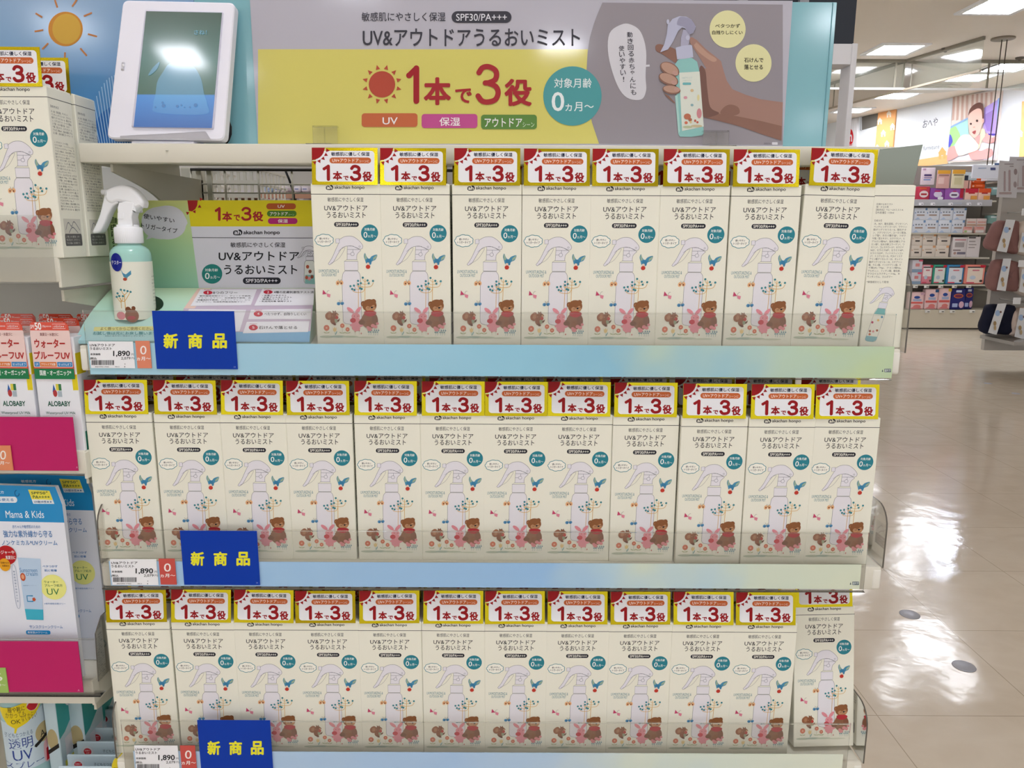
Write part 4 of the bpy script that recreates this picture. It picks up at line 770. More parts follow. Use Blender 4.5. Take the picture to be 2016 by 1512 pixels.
A.at(1).line([(345, 1005), (345, 900)], 5, '#d9a64a'); A.line([(318, 1005), (318, 930)], 4, '#d9a64a'); A.line([(300, 900), (320, 945), (345, 950), (385, 890)], 4, '#d9a64a', cv=True); A.line([(325, 870), (345, 905), (370, 880)], 4, '#d9a64a', cv=True); A.line([(292, 925), (318, 960), (335, 925)], 4, '#d9a64a', cv=True)
for x, y in ((300, 895), (325, 868), (348, 872), (370, 878), (390, 884), (292, 922), (310, 915), (335, 915)): A.at(2).ell(x, y, 8, 8, '#3f8790', n=10)
A.at(1).ell(385, 1060, 48, 50, '#8a5034'); A.at(2).ell(362, 1015, 20, 22, '#7d4a2c'); A.ell(400, 1005, 14, 16, '#7d4a2c'); A.at(1).ell(310, 1060, 30, 30, '#d9848c'); A.at(2).ell(380, 1075, 30, 14, '#b0343c')
for i in range(9): A.at(1).text(ING[i], 545, 770 + i * 26, 620, 782 + i * 26, '#3a3a3e')
m.build('label_wrap', t, True)['label'] = 'cream printed wrap around the bottle'
m = MB()
for r_, (dx, dy) in ((0, (0, 0)),):
    c = [(312 + 38 * math.cos(i * .2618), 665 + 68 * math.sin(i * .2618)) for i in range(24)]; A = Art(m, wrap(rb + .0004)); A.sub = 12; A.at(2).poly(c, flat('#0b1c8c', .3)); A.at(4).text('テスター', 280, 652, 344, 682, '#e8eaf6', .015)
m.build('tester_sticker', t, True)['label'] = 'round navy tester sticker'
m = MB(); m.lathe([(.0150, zz(527)), (.0153, zz(520)), (.0150, zz(412)), (.0142, zz(404)), (.012, zz(403)), (.012, zz(388)), (.0115, zz(386))], WPL, n=48)
for i in range(48): a = i * .1309; m.tube([(.0151 * math.cos(a), .0151 * math.sin(a), zz(520)), (.0149 * math.cos(a), .0149 * math.sin(a), zz(415))], .0003, WPL, 4)
m.build('cap', t, True)
tx = lambda x, y: (at(*Q6(x, y), BY).x - BX, at(*Q6(x, y), BY).z - BZ)
m = MB(); o = [(345, 225), (400, 215), (455, 225), (445, 300), (438, 330), (450, 398), (335, 398), (335, 300), (332, 262)]; m.soft_prism([tx(*p) for p in o], .0085, .0012, WPL); m.prism([tx(*p) for p in ((338, 300), (380, 300), (380, 345), (338, 345))], -.0092, -.0084, WPL); m.build('pump_neck', t, True)
m = MB(); o = smooth_open([(236, 132), (300, 103), (365, 94), (425, 110), (480, 155), (522, 215)]) + smooth_open([(524, 232), (515, 262), (488, 262), (450, 300)]) + [(440, 252)] + smooth_open([(425, 238), (340, 220), (290, 235), (250, 215), (228, 165)])
m.soft_prism([tx(*p) for p in o], .0082, .0036, WPL); m.lathe([(.0018, -.006), (.0032, -.0055), (.0032, .004)], WPL, (0, 0, 0), 16); k0 = len(m.v) - 48
for i in range(k0, len(m.v)):
    x, y, z = m.v[i]; c = tx(236, 145); m.v[i] = (c[0] + z - .001, y, c[1] + x)
m.build('spray_head', t, True)
m = MB(); o = smooth_open([(232, 160), (215, 235), (188, 335), (140, 440)]) + smooth_open([(150, 453), (200, 440), (235, 375), (265, 300), (300, 248), (350, 222)]) + [(330, 190), (270, 150)]
m.soft_prism([tx(*p) for p in o], .0070, .0020, WPL); m.build('trigger', t, True)

# ------------------------------------------------------------------ left bay: shelves and what stands on them
def lshelf(xr, z, lb, Y0=.0, h=.026):
    m = MB(); m.box(-1.0, Y0 + .003, z - .02, xr, .33, z, METAL, .001, 1); m.box(-1.0, Y0, z - h, xr, Y0 + .005, z + .001, METAL, .0012, 2); m.box(xr - .0025, Y0 + .0004, z - .032, xr + .0008, .33, z - .001, METAL, .0006, 1)
    tag(m.build('shelf_board'), lb, 'shelf', 'shelves of the left bay')
XA = -.4645
lshelf(XA, ZA, 'grey white shelf of the left bay under the two spray cartons')
ZB, ZCC = 1.0072, .7215
lshelf(-.4585, ZB, 'grey white shelf of the left bay under the red topped milk cartons'); lshelf(-.4785, ZCC, 'grey white shelf of the left bay under the blue sunscreen packs', h=.03)
lshelf(-.49, .47, 'lowest shelf of the left bay under the mint boxes')
m = MB(); m.box(-1.0, .335, 0, -.47, .343, 1.345, flat('#c9c7c0', .6, var=.03, scale=6)); tag(m.build('back_panel'), 'grey panel closing the back of the left bay', 'panel')
m = MB(); m.box(-1.0, 0, 0, -.47, .333, .12, METAL, .003); tag(m.build('base_plinth'), 'white plinth at the foot of the left bay', 'plinth')
for i, z in enumerate((1.19, .98, .69, .44)):
    m = MB(); m.prism([(.012, z - .002), (.334, z - .002), (.334, z - .075), (.25, z - .06), (.1, z - .03), (.012, z - .014)], -.0015, .0015, METALD, place=lambda v: Vector(((-.4665, -.4605, -.4805, -.492)[i] - .004 + v.y, v.x, v.z))); tag(m.build('shelf_bracket'), ('curved grey bracket under the left bay shelf of spray cartons', 'curved grey bracket under the left bay shelf of milk cartons', 'curved grey bracket under the left bay shelf of blue packs', 'curved grey bracket under the lowest left bay shelf')[i], 'bracket')
m = MB(); a = at(97, 424, -.003); m.box(-.62, -.0042, ZA - .027, a.x, -.0028, a.z, ACR); tag(m.build('clear_riser'), 'clear acrylic riser in front of the left bay spray cartons', 'shelf riser')
guard(-.4638, .001, ZA + .0005, ZA + .064, 'clear rounded guard beside the left bay spray cartons', .25, .012)
# red and white milk cartons
def milk(loc, label, n=0):
    global MK
    w, h, d = .0468, .1465, .036
    if 'MK' not in globals():
        t = empty('milk_carton', loc, label, 'boxed product', 'red topped milk cartons'); MK = t
        m = MB(); m.box(-w / 2, 0, 0, w / 2, d, .13, flat('#e9ebf0', .35), .0006, 1)
        U = lambda x, y: ((x - 252) / 337 * w - w / 2 - (y - 600) * .0 , (1040 - y) / 730 * h)
        # crop coordinates follow the front face: top edge at 310, foot hidden by the pink strip
        A = Art(m, lambda x, y, L: (*[(lambda p: (p[0], -L * .00012, p[1]))(U(x, y))][0],))
        A.at(1); A.rect(545, 600, 588, 690, '#e3cf1e'); A.poly([(378, 700), (390, 655), (408, 700)], '#2a62a8'); A.rect(408, 655, 430, 692, '#d9cc4a'); A.rect(430, 655, 452, 692, '#3a7a4a'); A.ell(397, 708, 17, 20, '#b03a3a'); A.rect(418, 695, 452, 728, '#a9b8c2')
        A.text('ALOBABY', 328, 752, 512, 782, '#1f5a48', .03); A.text('Waterproof UV Milk', 306, 812, 545, 832, '#4a7a6c', .008); A.text('SPF', 366, 878, 400, 894, '#2f6a58', .01); A.text('50', 406, 872, 444, 904, '#1f5a48', .02); A.text('PA++++', 455, 878, 522, 894, '#2f6a58', .01)
        A.line([(424 + 36 * math.cos(i * .3), 888 + 36 * math.sin(i * .3)) for i in range(21)], 4, '#2f6a58', True); A.text('UV耐水性★★', 382, 928, 478, 942, '#2f6a58', .01)
        Rf = Art(m, lambda x, y, L: (w / 2 + L * .00012, x, y)); Rf.rect(.004, .0, .0345, .022, '#2f7f66'); Rf.rect(.0, .088, .018, .112, '#e3cf1e'); Rf.line([(.008, .05), (.03, .055)], .001, '#8fa8a0')
        m.build('carton_body', t, True)
        m = MB(); m.prism([((x - 252) / 337 * w - w / 2, (1040 - y) / 730 * h) for x, y in ((262, 325), (275, 310), (540, 310), (562, 330), (575, 610), (560, 626), (270, 626), (252, 608))], -.0012, -.0004, flat('#d9492f', .25, coat=.4))
        A = Art(m, lambda x, y, L: ((x - 252) / 337 * w - w / 2, -.0012 - L * .00012, (1040 - y) / 730 * h))
        A.at(1).rr(256, 355, 570, 560, 8, '#eccfc9'); A.rect(254, 567, 574, 626, '#1f7a4a'); A.text('SPF', 262, 325, 296, 346, '#f4e6e2', .01); A.text('50', 298, 312, 352, 352, '#f6eeea', .03); A.text('PA++++', 362, 326, 430, 340, '#f4e6e2', .01); A.line([(440, 320), (540, 320), (540, 345), (440, 345)], 2, '#f4e6e2', True); A.text('UV耐水性★★', 448, 326, 532, 340, '#f4e6e2', 0)
        A.at(2).text('真夏日・水遊びに', 334, 368, 480, 386, '#7a3a38', .012); A.text('ウォーター', 282, 402, 525, 452, '#b02a26', .035); A.text('プルーフUV', 268, 470, 555, 515, '#b02a26', .035)
        A.rr(264, 530, 305, 556, 2, '#3a86c0'); A.rr(309, 530, 440, 556, 2, '#dc7a3c'); A.rr(446, 530, 566, 556, 2, '#3a86c0'); A.at(3).text('UV', 274, 536, 296, 550, '#eef2f4', .01); A.text('アウトドア対策', 318, 536, 432, 551, '#f6eee6', .012); A.text('せっけんオフ', 454, 536, 558, 551, '#eef2f4', .012)
        A.at(2).text('国産・オーガニック*', 298, 576, 550, 606, '#e6f0ea', .025)
        m.build('hang_card', t, True)['label'] = 'red topped promotional card on the front'
        return t
    return dup(MK, loc, (0, 0, random.uniform(-.02, .02)), label)
bx = at(109, 725, .004).x
milk((bx, .004, ZB), 'red topped milk carton at the right end of the left bay, nearest the display')
milk((bx - .0505, .004, ZB), 'red topped milk carton cut by the left edge, left of its twin')
for i, (dx, dy, lb) in enumerate(((-.012, .047, 'red topped milk carton directly behind the right front one'), (-.062, .047, 'red topped milk carton behind the one cut by the left edge'), (.002, .092, 'red topped milk carton in the third row back, farthest right'), (-.044, .092, 'red topped milk carton in the third row back, left of the last'), (-.09, .092, 'red topped milk carton in the third row back, at the left edge'))): milk((bx + dx, dy, ZB), lb)
def lcard(q, Y, mat, lb, nm='strip_card', cat='shelf strip', th=.001):
    m, A = card('x', q, Y, th, mat, '', '', ''); o = None
    return m, A
PINK = flat('#bd1a63', .4, name='magenta_card', var=.03, scale=30)
m, A = lcard((-160, 820, 154, 927), -.004, PINK, ''); m.box(-.62, -.0052, at(0, 817, -.005).z - .0007, at(147, 820, -.005).x, -.0042, at(0, 817, -.005).z, ACRT); A.text('A', 150, 918, 153, 922, '#e0a8c4'); tag(m.build('strip_card'), 'magenta card below the red topped milk cartons', 'shelf strip')
m, A = lcard((-60, 877, 26, 926), -.0056, flat('#df8a62', .45), ''); A.text('0', 0, 887, 12, 905, '#f4e8de', .006); A.text('ヵ月～', -9, 908, 19, 915, '#f4e8de', .02); tag(m.build('age_tag'), 'orange age tag on the upper magenta card', 'tag')
m, A = lcard((-160, 1262, 164, 1363), -.0105, PINK, ''); A.text('A', 153, 1357, 157, 1361, '#e0a8c4'); tag(m.build('strip_card'), 'magenta card below the blue sunscreen packs', 'shelf strip')
m, A = lcard((-60, 1315, 17, 1364), -.0116, flat('#9fbf62', .45), ''); A.text('6', -12, 1325, 5, 1341, '#eef4e0', .006); A.text('ヵ月齢～', -22, 1346, 11, 1351, '#eef4e0', .02); tag(m.build('age_tag'), 'green age tag on the lower magenta card', 'tag')
m = MB(); a, b_ = at(186, 1256, -.0085), at(182, 1370, -.0085); m.box(-.62, -.0097, b_.z, a.x, -.0085, a.z, ACR); m.box(-.62, -.0097, b_.z - .0008, a.x, .004, b_.z, ACRT); m.box(-.62, -.0101, a.z - .002, a.x, -.0083, a.z, ACRT); tag(m.build('clear_riser'), 'clear label holder over the lower magenta card', 'label holder')
m = MB(); m.prism([(.0, ZCC), (.26, ZCC), (.26, ZCC + .075), (.02, ZCC + .075), (.004, ZCC + .06)], -.0007, .0007, ACRT, rim=ACRE, place=lambda v: Vector((-.4702 + v.y, v.x, v.z))); tag(m.build('end_guard'), 'clear guard with dark rim beside the blue sunscreen packs', 'shelf guard')
# blue and white sunscreen packs
def pack(loc, label, rz=0):
    global PK_
    w, h = .1395, .2445
    if 'PK_' not in globals():
        t = empty('sunscreen_pack', loc, label, 'packaged product', 'blue and white sunscreen packs'); PK_ = t
        fx = lambda x, y: (w / 2 - (540 - x) * .1409e-3, h - (y - 160) * .1492e-3)
        m = MB(); o = [(-445, 170), (-60, 160), (490, 175), (530, 320), (540, 1790), (-445, 1790)]; b = bmesh.new()
        m.prism([fx(*p) for p in o], 0, .006, flat('#e6e9f2', .3, coat=.3))
        A = Art(m, lambda x, y, L: (fx(x, y)[0], -L * .00014, fx(x, y)[1]))
        BL = flat('#1f8cc8', .28, coat=.3); A.at(1).poly([(-445, 170), (-60, 160), (490, 175), (530, 320), (532, 465), (-445, 450)], BL)
        A.at(2).poly([(268, 198), (440, 206), (468, 312), (295, 312)], '#e8ecee'); A.at(3).poly([(268, 198), (440, 206), (458, 280), (287, 275)], '#e6d94a'); A.at(4).text('SPF50⁺', 290, 212, 425, 235, '#3a5a3a', .012); A.text('PA++++', 300, 244, 438, 268, '#3a5a3a', .012); A.text('UV耐水性★★', 305, 285, 452, 305, '#3a6a9a', .012)
        A.at(2).rr(-140, 255, 168, 305, 24, '#e4eaf0'); A.at(3).text('ヵ月から使える', -90, 268, 138, 292, '#2a7ab8', .012); A.at(2).text('敏感処方', -60, 208, 68, 232, '#d8e8f2', .012)
        A.line([(172 + 18 * math.cos(i * .6), 228 + 24 * math.sin(i * .6)) for i in range(9)], 5, '#124a78'); A.text('Mama & Kids', 58, 370, 372, 428, '#e6f0f6', .004)
        for tt, r, bo in (('赤ちゃんや敏感肌のための', (100, 486, 330, 514), .0), ('強力な紫外線から守る', (18, 530, 420, 588), .008), ('ノンケミカル*UVクリーム', (-5, 612, 455, 652), .008), ('ベタつかず', (310, 818, 435, 838), .012), ('肌に密着', (322, 852, 425, 872), .012), ('サンスクリーンクリーム', (138, 1330, 418, 1358), .006), ('※紫外線吸収剤フリー', (288, 1136, 465, 1152), 0.)): A.text(tt, *r, '#3a78b4', bo)
        A.ell(380, 1003, 108, 106, '#e9e88a', n=36); A.at(3).text('ウォーター', 308, 948, 425, 970, '#2f6a4a', .01); A.text('プルーフ処方', 308, 978, 458, 1000, '#2f6a4a', .01); A.text('UV', 322, 1015, 425, 1068, '#2f7a48', .0)
        A.at(2).poly([(112, 755), (300, 765), (270, 1200), (118, 1195)], '#b9cfe6'); A.poly([(118, 1190), (272, 1195), (264, 1285), (122, 1282)], '#3fb0c8'); A.at(3).text('Sunscreen', 116, 842, 262, 878, '#3f7ab0', .0); A.text('cream', 165, 885, 262, 908, '#3f7ab0', .0); A.ell(136, 918, 22, 34, '#c0532f'); A.at(4).ell(136, 916, 13, 20, '#e0a07a'); A.at(3).line([(200, 1078), (150, 1078), (150, 1125), (200, 1125)], 10, '#2f86b8'); A.ell(206, 1108, 16, 18, '#c0532f', n=5); A.text('敏感肌用サンスクリーン', 130, 985, 240, 994, '#6a8ab0', 0)
        A.at(3).line([(52, 850), (52, 1150), (85, 1150), (85, 850)], 3, '#7a8aa8', True, cv=True)
        for i in range(11): A.text('敏感肌用紫外線防止に塗る'[i], 60, 865 + i * 25, 76, 880 + i * 25, '#4a6a90', .0)
        A.at(4).ell(25, 735, 80, 80, '#b5161e', n=32); A.at(5).text('レジャーや', -45, 695, 92, 728, '#f0e2e0', .02); A.text('真夏日に', 14, 738, 96, 770, '#f0e2e0', .02); A.at(6).ell(0, 815, 46, 54, '#e6a21e', n=28); A.at(7).text('日焼け止め', -30, 790, 38, 806, '#7a4a1a', .01); A.text('効果あり', -22, 815, 36, 832, '#7a4a1a', .01)
        A.at(2).rr(104, 1375, 310, 1410, 14, '#1f8cc8'); A.at(3).text('高保湿UVクリーム', 118, 1382, 285, 1402, '#e0ecf4', .012)
        m.build('card_sleeve', t, True)
        return t
    return dup(PK_, loc, (0, 0, rz), label)
px_ = at(126, 1030, .004).x; pw = .1395
pack((px_ - pw / 2 + .0005, .006, ZCC), 'foremost blue and white sunscreen pack, cut by the left edge')
pack((at(190, 1040, .046).x - pw / 2, .046, ZCC), 'second blue and white sunscreen pack, partly behind the foremost')
tk = pack((at(186, 960, .19).x - pw / 2, .19, ZCC + .02), 'shaded sunscreen pack at the back of the left bay shelf'); tk.location.z = ZCC
# bottom left: clear spray bottle, tall mint boxes and a pile of small pale boxes
ZL = .47
t = empty('sunscreen_spray', (at(43, 1430, .01).x - .012, .035, ZL), 'pale mint spray bottle with a yellow drop sticker in the lower left corner', 'spray bottle')
MIN2 = flat('#9fc6c8', .15, name='pale_mint_plastic', coat=.4); rr_ = .0255; zt2 = at(40, 1378, .005).z - ZL + .012
m = MB(); m.lathe([(.004, 0), (.022, .001), (.025, .006), (rr_, .02), (rr_, zt2 - .03), (.0245, zt2 - .018), (.020, zt2 - .006), (.012, zt2)], MIN2, n=48); m.lathe([(.013, zt2 - .002), (.013, zt2 + .02)], WPL, n=24); m.build('bottle', t, True)
m = MB(); cxp = t.location
PH_ = math.atan2(CAM.x - t.location.x, t.location.y - CAM.y)
def wr(x, y, L): a = PH_ + math.asin(max(-.99, min(.99, (x - 238) / 5.56 / 1720 / rr_))); return (math.sin(a) * (rr_ + .0003 + L * .0001), -math.cos(a) * (rr_ + .0003 + L * .0001), at(40, 1240 + y / 5.56, .006).z - ZL)
for i in range(24):
    x0, x1 = 2 + 472 * i / 24, 2 + 472 * (i + 1) / 24; top = lambda x: 1040 - .02 * max(0, x) - (max(0, x - 60) / 415) ** 1.5 * 95; m.add([wr(x0, 1560, 0), wr(x1, 1560, 0), wr(x1, top(x1), 0), wr(x0, top(x0), 0)], [[0, 1, 2, 3]], flat('#bfd0da', .35))
A = Art(m, wr); A.sub = 26; A.at(1).text('子どもとつかえる', 18, 1150, 292, 1198, '#3a5a80', .0); A.text('透明', 48, 1212, 282, 1330, '#27408a', .0); A.text('UV', 72, 1345, 270, 1455, '#27408a', -.004); A.text('スプレー', -10, 1470, 372, 1545, '#27408a', 0)
A.ell(402, 1235, 88, 105, '#b5a67a', n=32); A.at(2).text('A', 362, 1212, 412, 1282, '#2a2622', 0); A.poly([(290, 1345), (300, 1325), (490, 1230), (500, 1250), (480, 1268), (310, 1362)], '#1d1a18')
A.at(2).poly([(395, 1350), (430, 1330), (462, 1360), (468, 1420), (450, 1560), (385, 1560), (380, 1420)], '#e0b0b8', cv=True); A.at(3).poly([(405, 1430), (450, 1425), (465, 1560), (395, 1560)], '#c01e30')
m.build('label_wrap', t, True)
m = MB(); A = Art(m, wr); A.sub = 26; Y_ = flat('#e3cc1e', .3); A.at(3).poly([(14, 880), (120, 868), (260, 835), (400, 795), (425, 800), (428, 850), (405, 920), (340, 1000), (250, 1060), (150, 1100), (130, 1155), (115, 1150), (125, 1100), (60, 1055), (25, 980), (12, 920)], Y_)
A.at(4).text('服や靴に', 80, 868, 245, 925, '#5a4a1a', .008); A.text('かかっても', 55, 925, 245, 985, '#6a5a2a', 0); A.text('OK', 98, 1005, 190, 1050, '#3a3a1a', 0); A.text('なくならい', 200, 965, 350, 1040, '#6a5a2a', 0); A.ell(325, 890, 62, 66, '#e8e6e6'); A.at(5).poly([(265, 890), (330, 840), (385, 830), (380, 900), (340, 950), (290, 940)], '#c0222e', cv=True)
m.build('drop_sticker', t, True)['label'] = 'yellow drop shaped sticker'
def tall(x0, x1, yt, Y, lb):
    a, b_ = at(x0, yt, Y), at(x1, yt, Y); h = a.z - ZL; w = b_.x - a.x; t = MB(); t.box(a.x, Y, ZL, b_.x, Y + .045, a.z, flat('#c0d4dc', .4), .0008, 1)
    X = lambda u: a.x + w * u; V = lambda v: a.z - v
    A = Art(t, lambda x, y, L: (x, Y - L * .0001, V(y))); A.at(1).ell(X(.45), .055, w * .42, .015, '#b5a67a'); A.poly([(X(0), .070), (X(.9), .060), (X(.9), .066), (X(0), .076)], '#1d1a18'); A.poly([(X(0), .11), (X(.3), .10), (X(.45), .15), (X(.3), .22), (X(0), .22)], '#dba8b0')
    B = Art(t, lambda x, y, L: (b_.x + L * .0001, Y + x, V(y))); B.poly([(0, 0), (.045, .0), (.045, .03), (.012, .052), (0, .055)], '#3fa6a4'); B.at(2).rect(.01, .06, .04, .085, '#d8d9e2'); B.rect(.006, .09, .042, .098, '#d9d24a'); B.rect(.006, .103, .042, .112, '#4a58a8'); B.at(2).ell(.03, .012, .012, .012, '#e4e6f0'); B.poly([(0, .2), (.03, .15), (.04, .2)], '#3fa6a4')
    tag(t.build('spray_box'), lb, 'boxed product', 'tall mint spray boxes')
tall(83, 108, 1379, .030, 'tall mint box standing right behind the pale mint spray bottle')
tall(128, 159, 1373, .055, 'tall mint box second from the pale mint spray bottle'); tall(165, 188, 1362, .10, 'tall mint box under the corner of the blue pack shelf')
for i, (px, py, Y, lb) in enumerate(((131, 1487, .012, 'nearest small pale box in the bottom left row, with a yellow corner'), (150, 1461, .046, 'second small pale box from the front of the bottom left row'), (169, 1434, .080, 'third small pale box from the front of the bottom left row'), (184, 1398, .114, 'fourth small pale box from the front of the bottom left row'), (202, 1390, .150, 'rearmost small pale box of the bottom left row'), (114, 1510, -.02, 'pale box edge at the very bottom left, with a yellow tab'))):
    d_ = ray(px, py); Y = CAM.y + d_.y * (.604 - CAM.z) / d_.z; a = at(px, py, Y); w = .1; t = MB(); t.box(a.x, Y, ZL, a.x + w, Y + .003, a.z, flat('#bdd0da', .4), .0008, 1)
    A = Art(t, lambda x, y, L: (a.x + x, Y - L * .0001, a.z - y)); A.at(1).ell(.0135, .0135, .0078, .0078, '#cfc3cc'); A.at(2).ell(.0135, .0135, .0072, .0072, '#c9d6dd'); A.at(3).ell(.0135, .0135, .0050, .0050, '#bf2434'); A.at(4).text('日焼け', .0102, .0108, .0168, .0132, '#e8c8cc', .01); A.text('止め', .0115, .0142, .0158, .0164, '#e8c8cc', .01)
    A.at(1).text('子どもとつかえる', .033, .0105, .064, .0150, '#34495a', 0); A.text('さくさく', .037, .019, .066, .027, '#27366e', .01)
    if i in (0, 5): A.at(2).ell(.085, .004, .019, .024, '#e0cc2a'); A.at(3).text('保湿', .068, .0, .076, .005, '#5a5a2a', .01)
    tag(t.build('sunscreen_box'), lb, 'boxed product', 'row of small pale sunscreen boxes')
# ------------------------------------------------------------------ beyond the bay: end frame of the next fixture
t = empty('fixture_end', (.76, 1.0, 0), 'white framed end post with a dark navy header, right of the header board', 'display frame')
m = MB(); a = at(1683, 20, 1.0); b_ = at(1652, 86, 1.0); m.box(.30, 1.0, b_.z, at(1680, 86, 1.0).x, 1.05, 1.95, flat('#2c3038', .5)); m.build('header_panel', t)['label'] = 'dark navy header panel'
m = MB(); x0, x1 = at(1655, 200, 1.0).x + .014, at(1678, 200, 1.0).x; GF = flat('#d6d4d6', .45)
m.box(x0, .995, 0, x1, 1.05, b_.z, GF, .001, 1); m.box(.30, .9955, at(1655, 128, 1.0).z, x0, 1.0495, b_.z - .001, GF, .001, 1); m.box(.30, 1.0, 0, .34, 1.05, b_.z, GF); m.build('frame', t)
m = MB(); 
for x in (.40, .52, .655): m.box(x, .985, b_.z + .02, x + .02, .999, 1.95, flat('#8d9097', .4))
m.build('slat', t)
# ------------------------------------------------------------------ far wall graphics
HOUSE = [(-.5, .5), (-.5, 0), (-.62, 0), (0, -.5), (.62, 0), (.5, 0), (.5, .5), (.14, .5), (.14, .18), (-.14, .18), (-.14, .5)]
def house(A, cx, cy, sx, sy, m_, k=-.13): A.poly([(cx + u * sx, cy + v * sy + u * sx * k) for u, v in HOUSE], m_)
ORNG = '#f2b273'
m, A = wall_print('o', None, ORNG, .03, [(1729, 219), (1764, 211), (1757, 296), (1722, 296)])
for x, y in ((1732, 238), (1750, 224), (1739, 262), (1757, 249), (1746, 283), (1727, 291)): house(A, x, y, 8.5, 14, '#f4ead9')
tag(m.build('house_panel'), 'orange wall panel with little white houses', 'wall panel')
m, A = wall_print('ah', None, '#efeef0', .05, [(1664, 240), (1687, 232), (1687, 300), (1662, 300)])
for i in range(5): A.line([(1667 + i * 4.4, 240), (1666 + i * 4.4, 298)], .5, '#dcdbe0')
A.at(2); logo(A, 1663, 254, 1680, 284, '#d8262e', '#f0eef0'); A.line([(1662, 288), (1678, 285)], 1.4, '#dd5a60')
tag(m.build('red_logo_sign'), 'white wall sign with a round red logo, beside the white frame post', 'sign')
m, A = wall_print('r', None, '#75716a', .012, [(1694, 231), (1728, 222), (1728, 247), (1693, 257)]); A.at(1).rect(1694, 226, 1697, 258, '#c9ccd0')
tag(m.build('dark_recess'), 'dark grey opening high in the wall, left of the orange house panel', 'wall panel')
m, A = wall_print('s', None, '#eaedf0', .02, [(1792, 208), (1876, 190), (1866, 322), (1786, 331)])
A.text('おへや', 0, 0, 0, 0, '#6a6d78', .004, lambda u, v: (1818 + 29 * u - 2 * v, 236 + 17 * v - 5.5 * u)); A.text('& furniture', 0, 0, 0, 0, '#8f939c', 0, lambda u, v: (1810 + 40 * u - v, 288.5 + 8.5 * v - 4.5 * u))
A.poly([(1786, 318), (1866, 305), (1866, 322), (1786, 331)], '#f2b77c'); house(A, 1855, 301, 14, 24, '#f0ad6a')
tag(m.build('room_sign'), 'white wall sign with lettering and an orange house, left of the baby poster', 'sign')
m, A = wall_print('o2', None, ORNG, .03, [(2012, 200), (2060, 190), (2060, 300), (2006, 310)]); house(A, 2008, 262, 10, 16, '#f4ead9'); tag(m.build('house_panel'), 'orange wall panel cut by the right edge of the photo', 'wall panel')
m, A = wall_print('b', None, '#e9dcd2', .05, [(1878, 190), (1971, 176), (1959, 316), (1865, 320)])
B6 = lambda pts: [(1850 + x / 9.452, 170 + y / 9.452) for x, y in pts]
for x in (265, 345, 430, 515, 615, 700, 785, 870, 965): A.at(1).poly(B6([(x - 20, 200 - (x - 265) * .13), (x + 22, 194 - (x - 265) * .13), (x + 22 - 20, 620), (x - 20 - 20, 640)]), '#cfae9f')
A.at(2).poly(B6([(200, 780), (530, 600), (540, 900), (400, 1000), (180, 1190), (150, 1200)]), '#a9d9d2'); A.at(3).poly(B6([(195, 800), (280, 740), (330, 800), (380, 930), (300, 1050), (170, 1190), (165, 1150)]), '#a6d68a', cv=True); A.poly(B6([(205, 745), (520, 580), (525, 610), (200, 785)]), '#8fb4dc')
A.at(2).poly(B6([(830, 400), (1130, 215), (1060, 900), (1000, 930), (860, 860), (810, 760)]), '#b29adb'); A.at(3).poly(B6([(850, 520), (1010, 430), (980, 840), (880, 830), (840, 700)]), '#9a7ec4'); A.poly(B6([(1080, 230), (1135, 200), (1065, 830), (1050, 850)]), '#9db9e6'); A.at(4).poly(B6([(180, 915), (210, 910), (240, 1010), (220, 1070), (165, 1130)]), '#5a5cc0', cv=True); A.rect(*B6([(900, 880)])[0], *B6([(1050, 910)])[0], '#4a3ca0')
A.at(2).poly(B6([(150, 1390), (330, 1250), (600, 1180), (760, 1060), (1050, 1000), (1015, 1370)]), '#ece2ea')
A.at(5).poly(B6([(160, 1160), (270, 1110), (330, 1180), (345, 1285), (250, 1350), (150, 1385), (135, 1370)]), '#e3a49d', cv=True); A.poly(B6([(540, 1230), (640, 1160), (760, 1200), (900, 1150), (985, 1200), (980, 1290), (850, 1350), (620, 1365), (560, 1310)]), '#e3a49d', cv=True); A.poly(B6([(800, 960), (880, 880), (960, 950), (1040, 940), (1040, 1020), (940, 1060), (820, 1030)]), '#e3a49d', cv=True)
A.at(6).poly(B6([(290, 1080), (400, 920), (540, 900), (640, 980), (720, 1090), (700, 1180), (520, 1250), (360, 1290), (300, 1180)]), '#f1ecda', cv=True); A.poly(B6([(760, 790), (840, 800), (840, 930), (780, 1010), (740, 1150), (700, 1180), (740, 1000)]), '#efe0b8')
A.at(7).poly(B6([(640, 940), (760, 900), (750, 1000), (735, 1090), (690, 1040)]), '#e0a098'); A.at(8).poly(B6([(530, 560), (560, 470), (640, 420), (760, 400), (810, 470), (815, 620), (770, 780), (730, 890), (640, 960), (570, 880), (535, 740)]), '#eec3b2', cv=True)
A.at(9).poly(B6([(530, 545), (560, 430), (640, 340), (740, 300), (800, 340), (818, 450), (820, 600), (795, 620), (780, 450), (720, 410), (640, 440), (560, 500)]), '#6d4236', cv=True); A.ell(*B6([(805, 640)])[0], 2.2, 4.5, '#e3ab9c')
for x, y, r in ((580, 698, 2.0), (695, 640, 2.3)): p = B6([(x, y)])[0]; A.at(9).ell(p[0], p[1], r, r * 1.05, '#3a2622')
A.at(10).poly(B6([(605, 850), (670, 820), (665, 870), (640, 890)]), '#a04a48', cv=True); A.at(9).ell(*B6([(640, 760)])[0], 2.4, 1.4, '#e0a494', -15); A.ell(*B6([(955, 1210)])[0], 3.5, 5.5, '#dd9d96'); A.ell(*B6([(1000, 990)])[0], 4, 4.5, '#dd9d96')
tag(m.build('baby_poster'), 'framed wall poster of a crawling baby before striped wallpaper', 'poster')
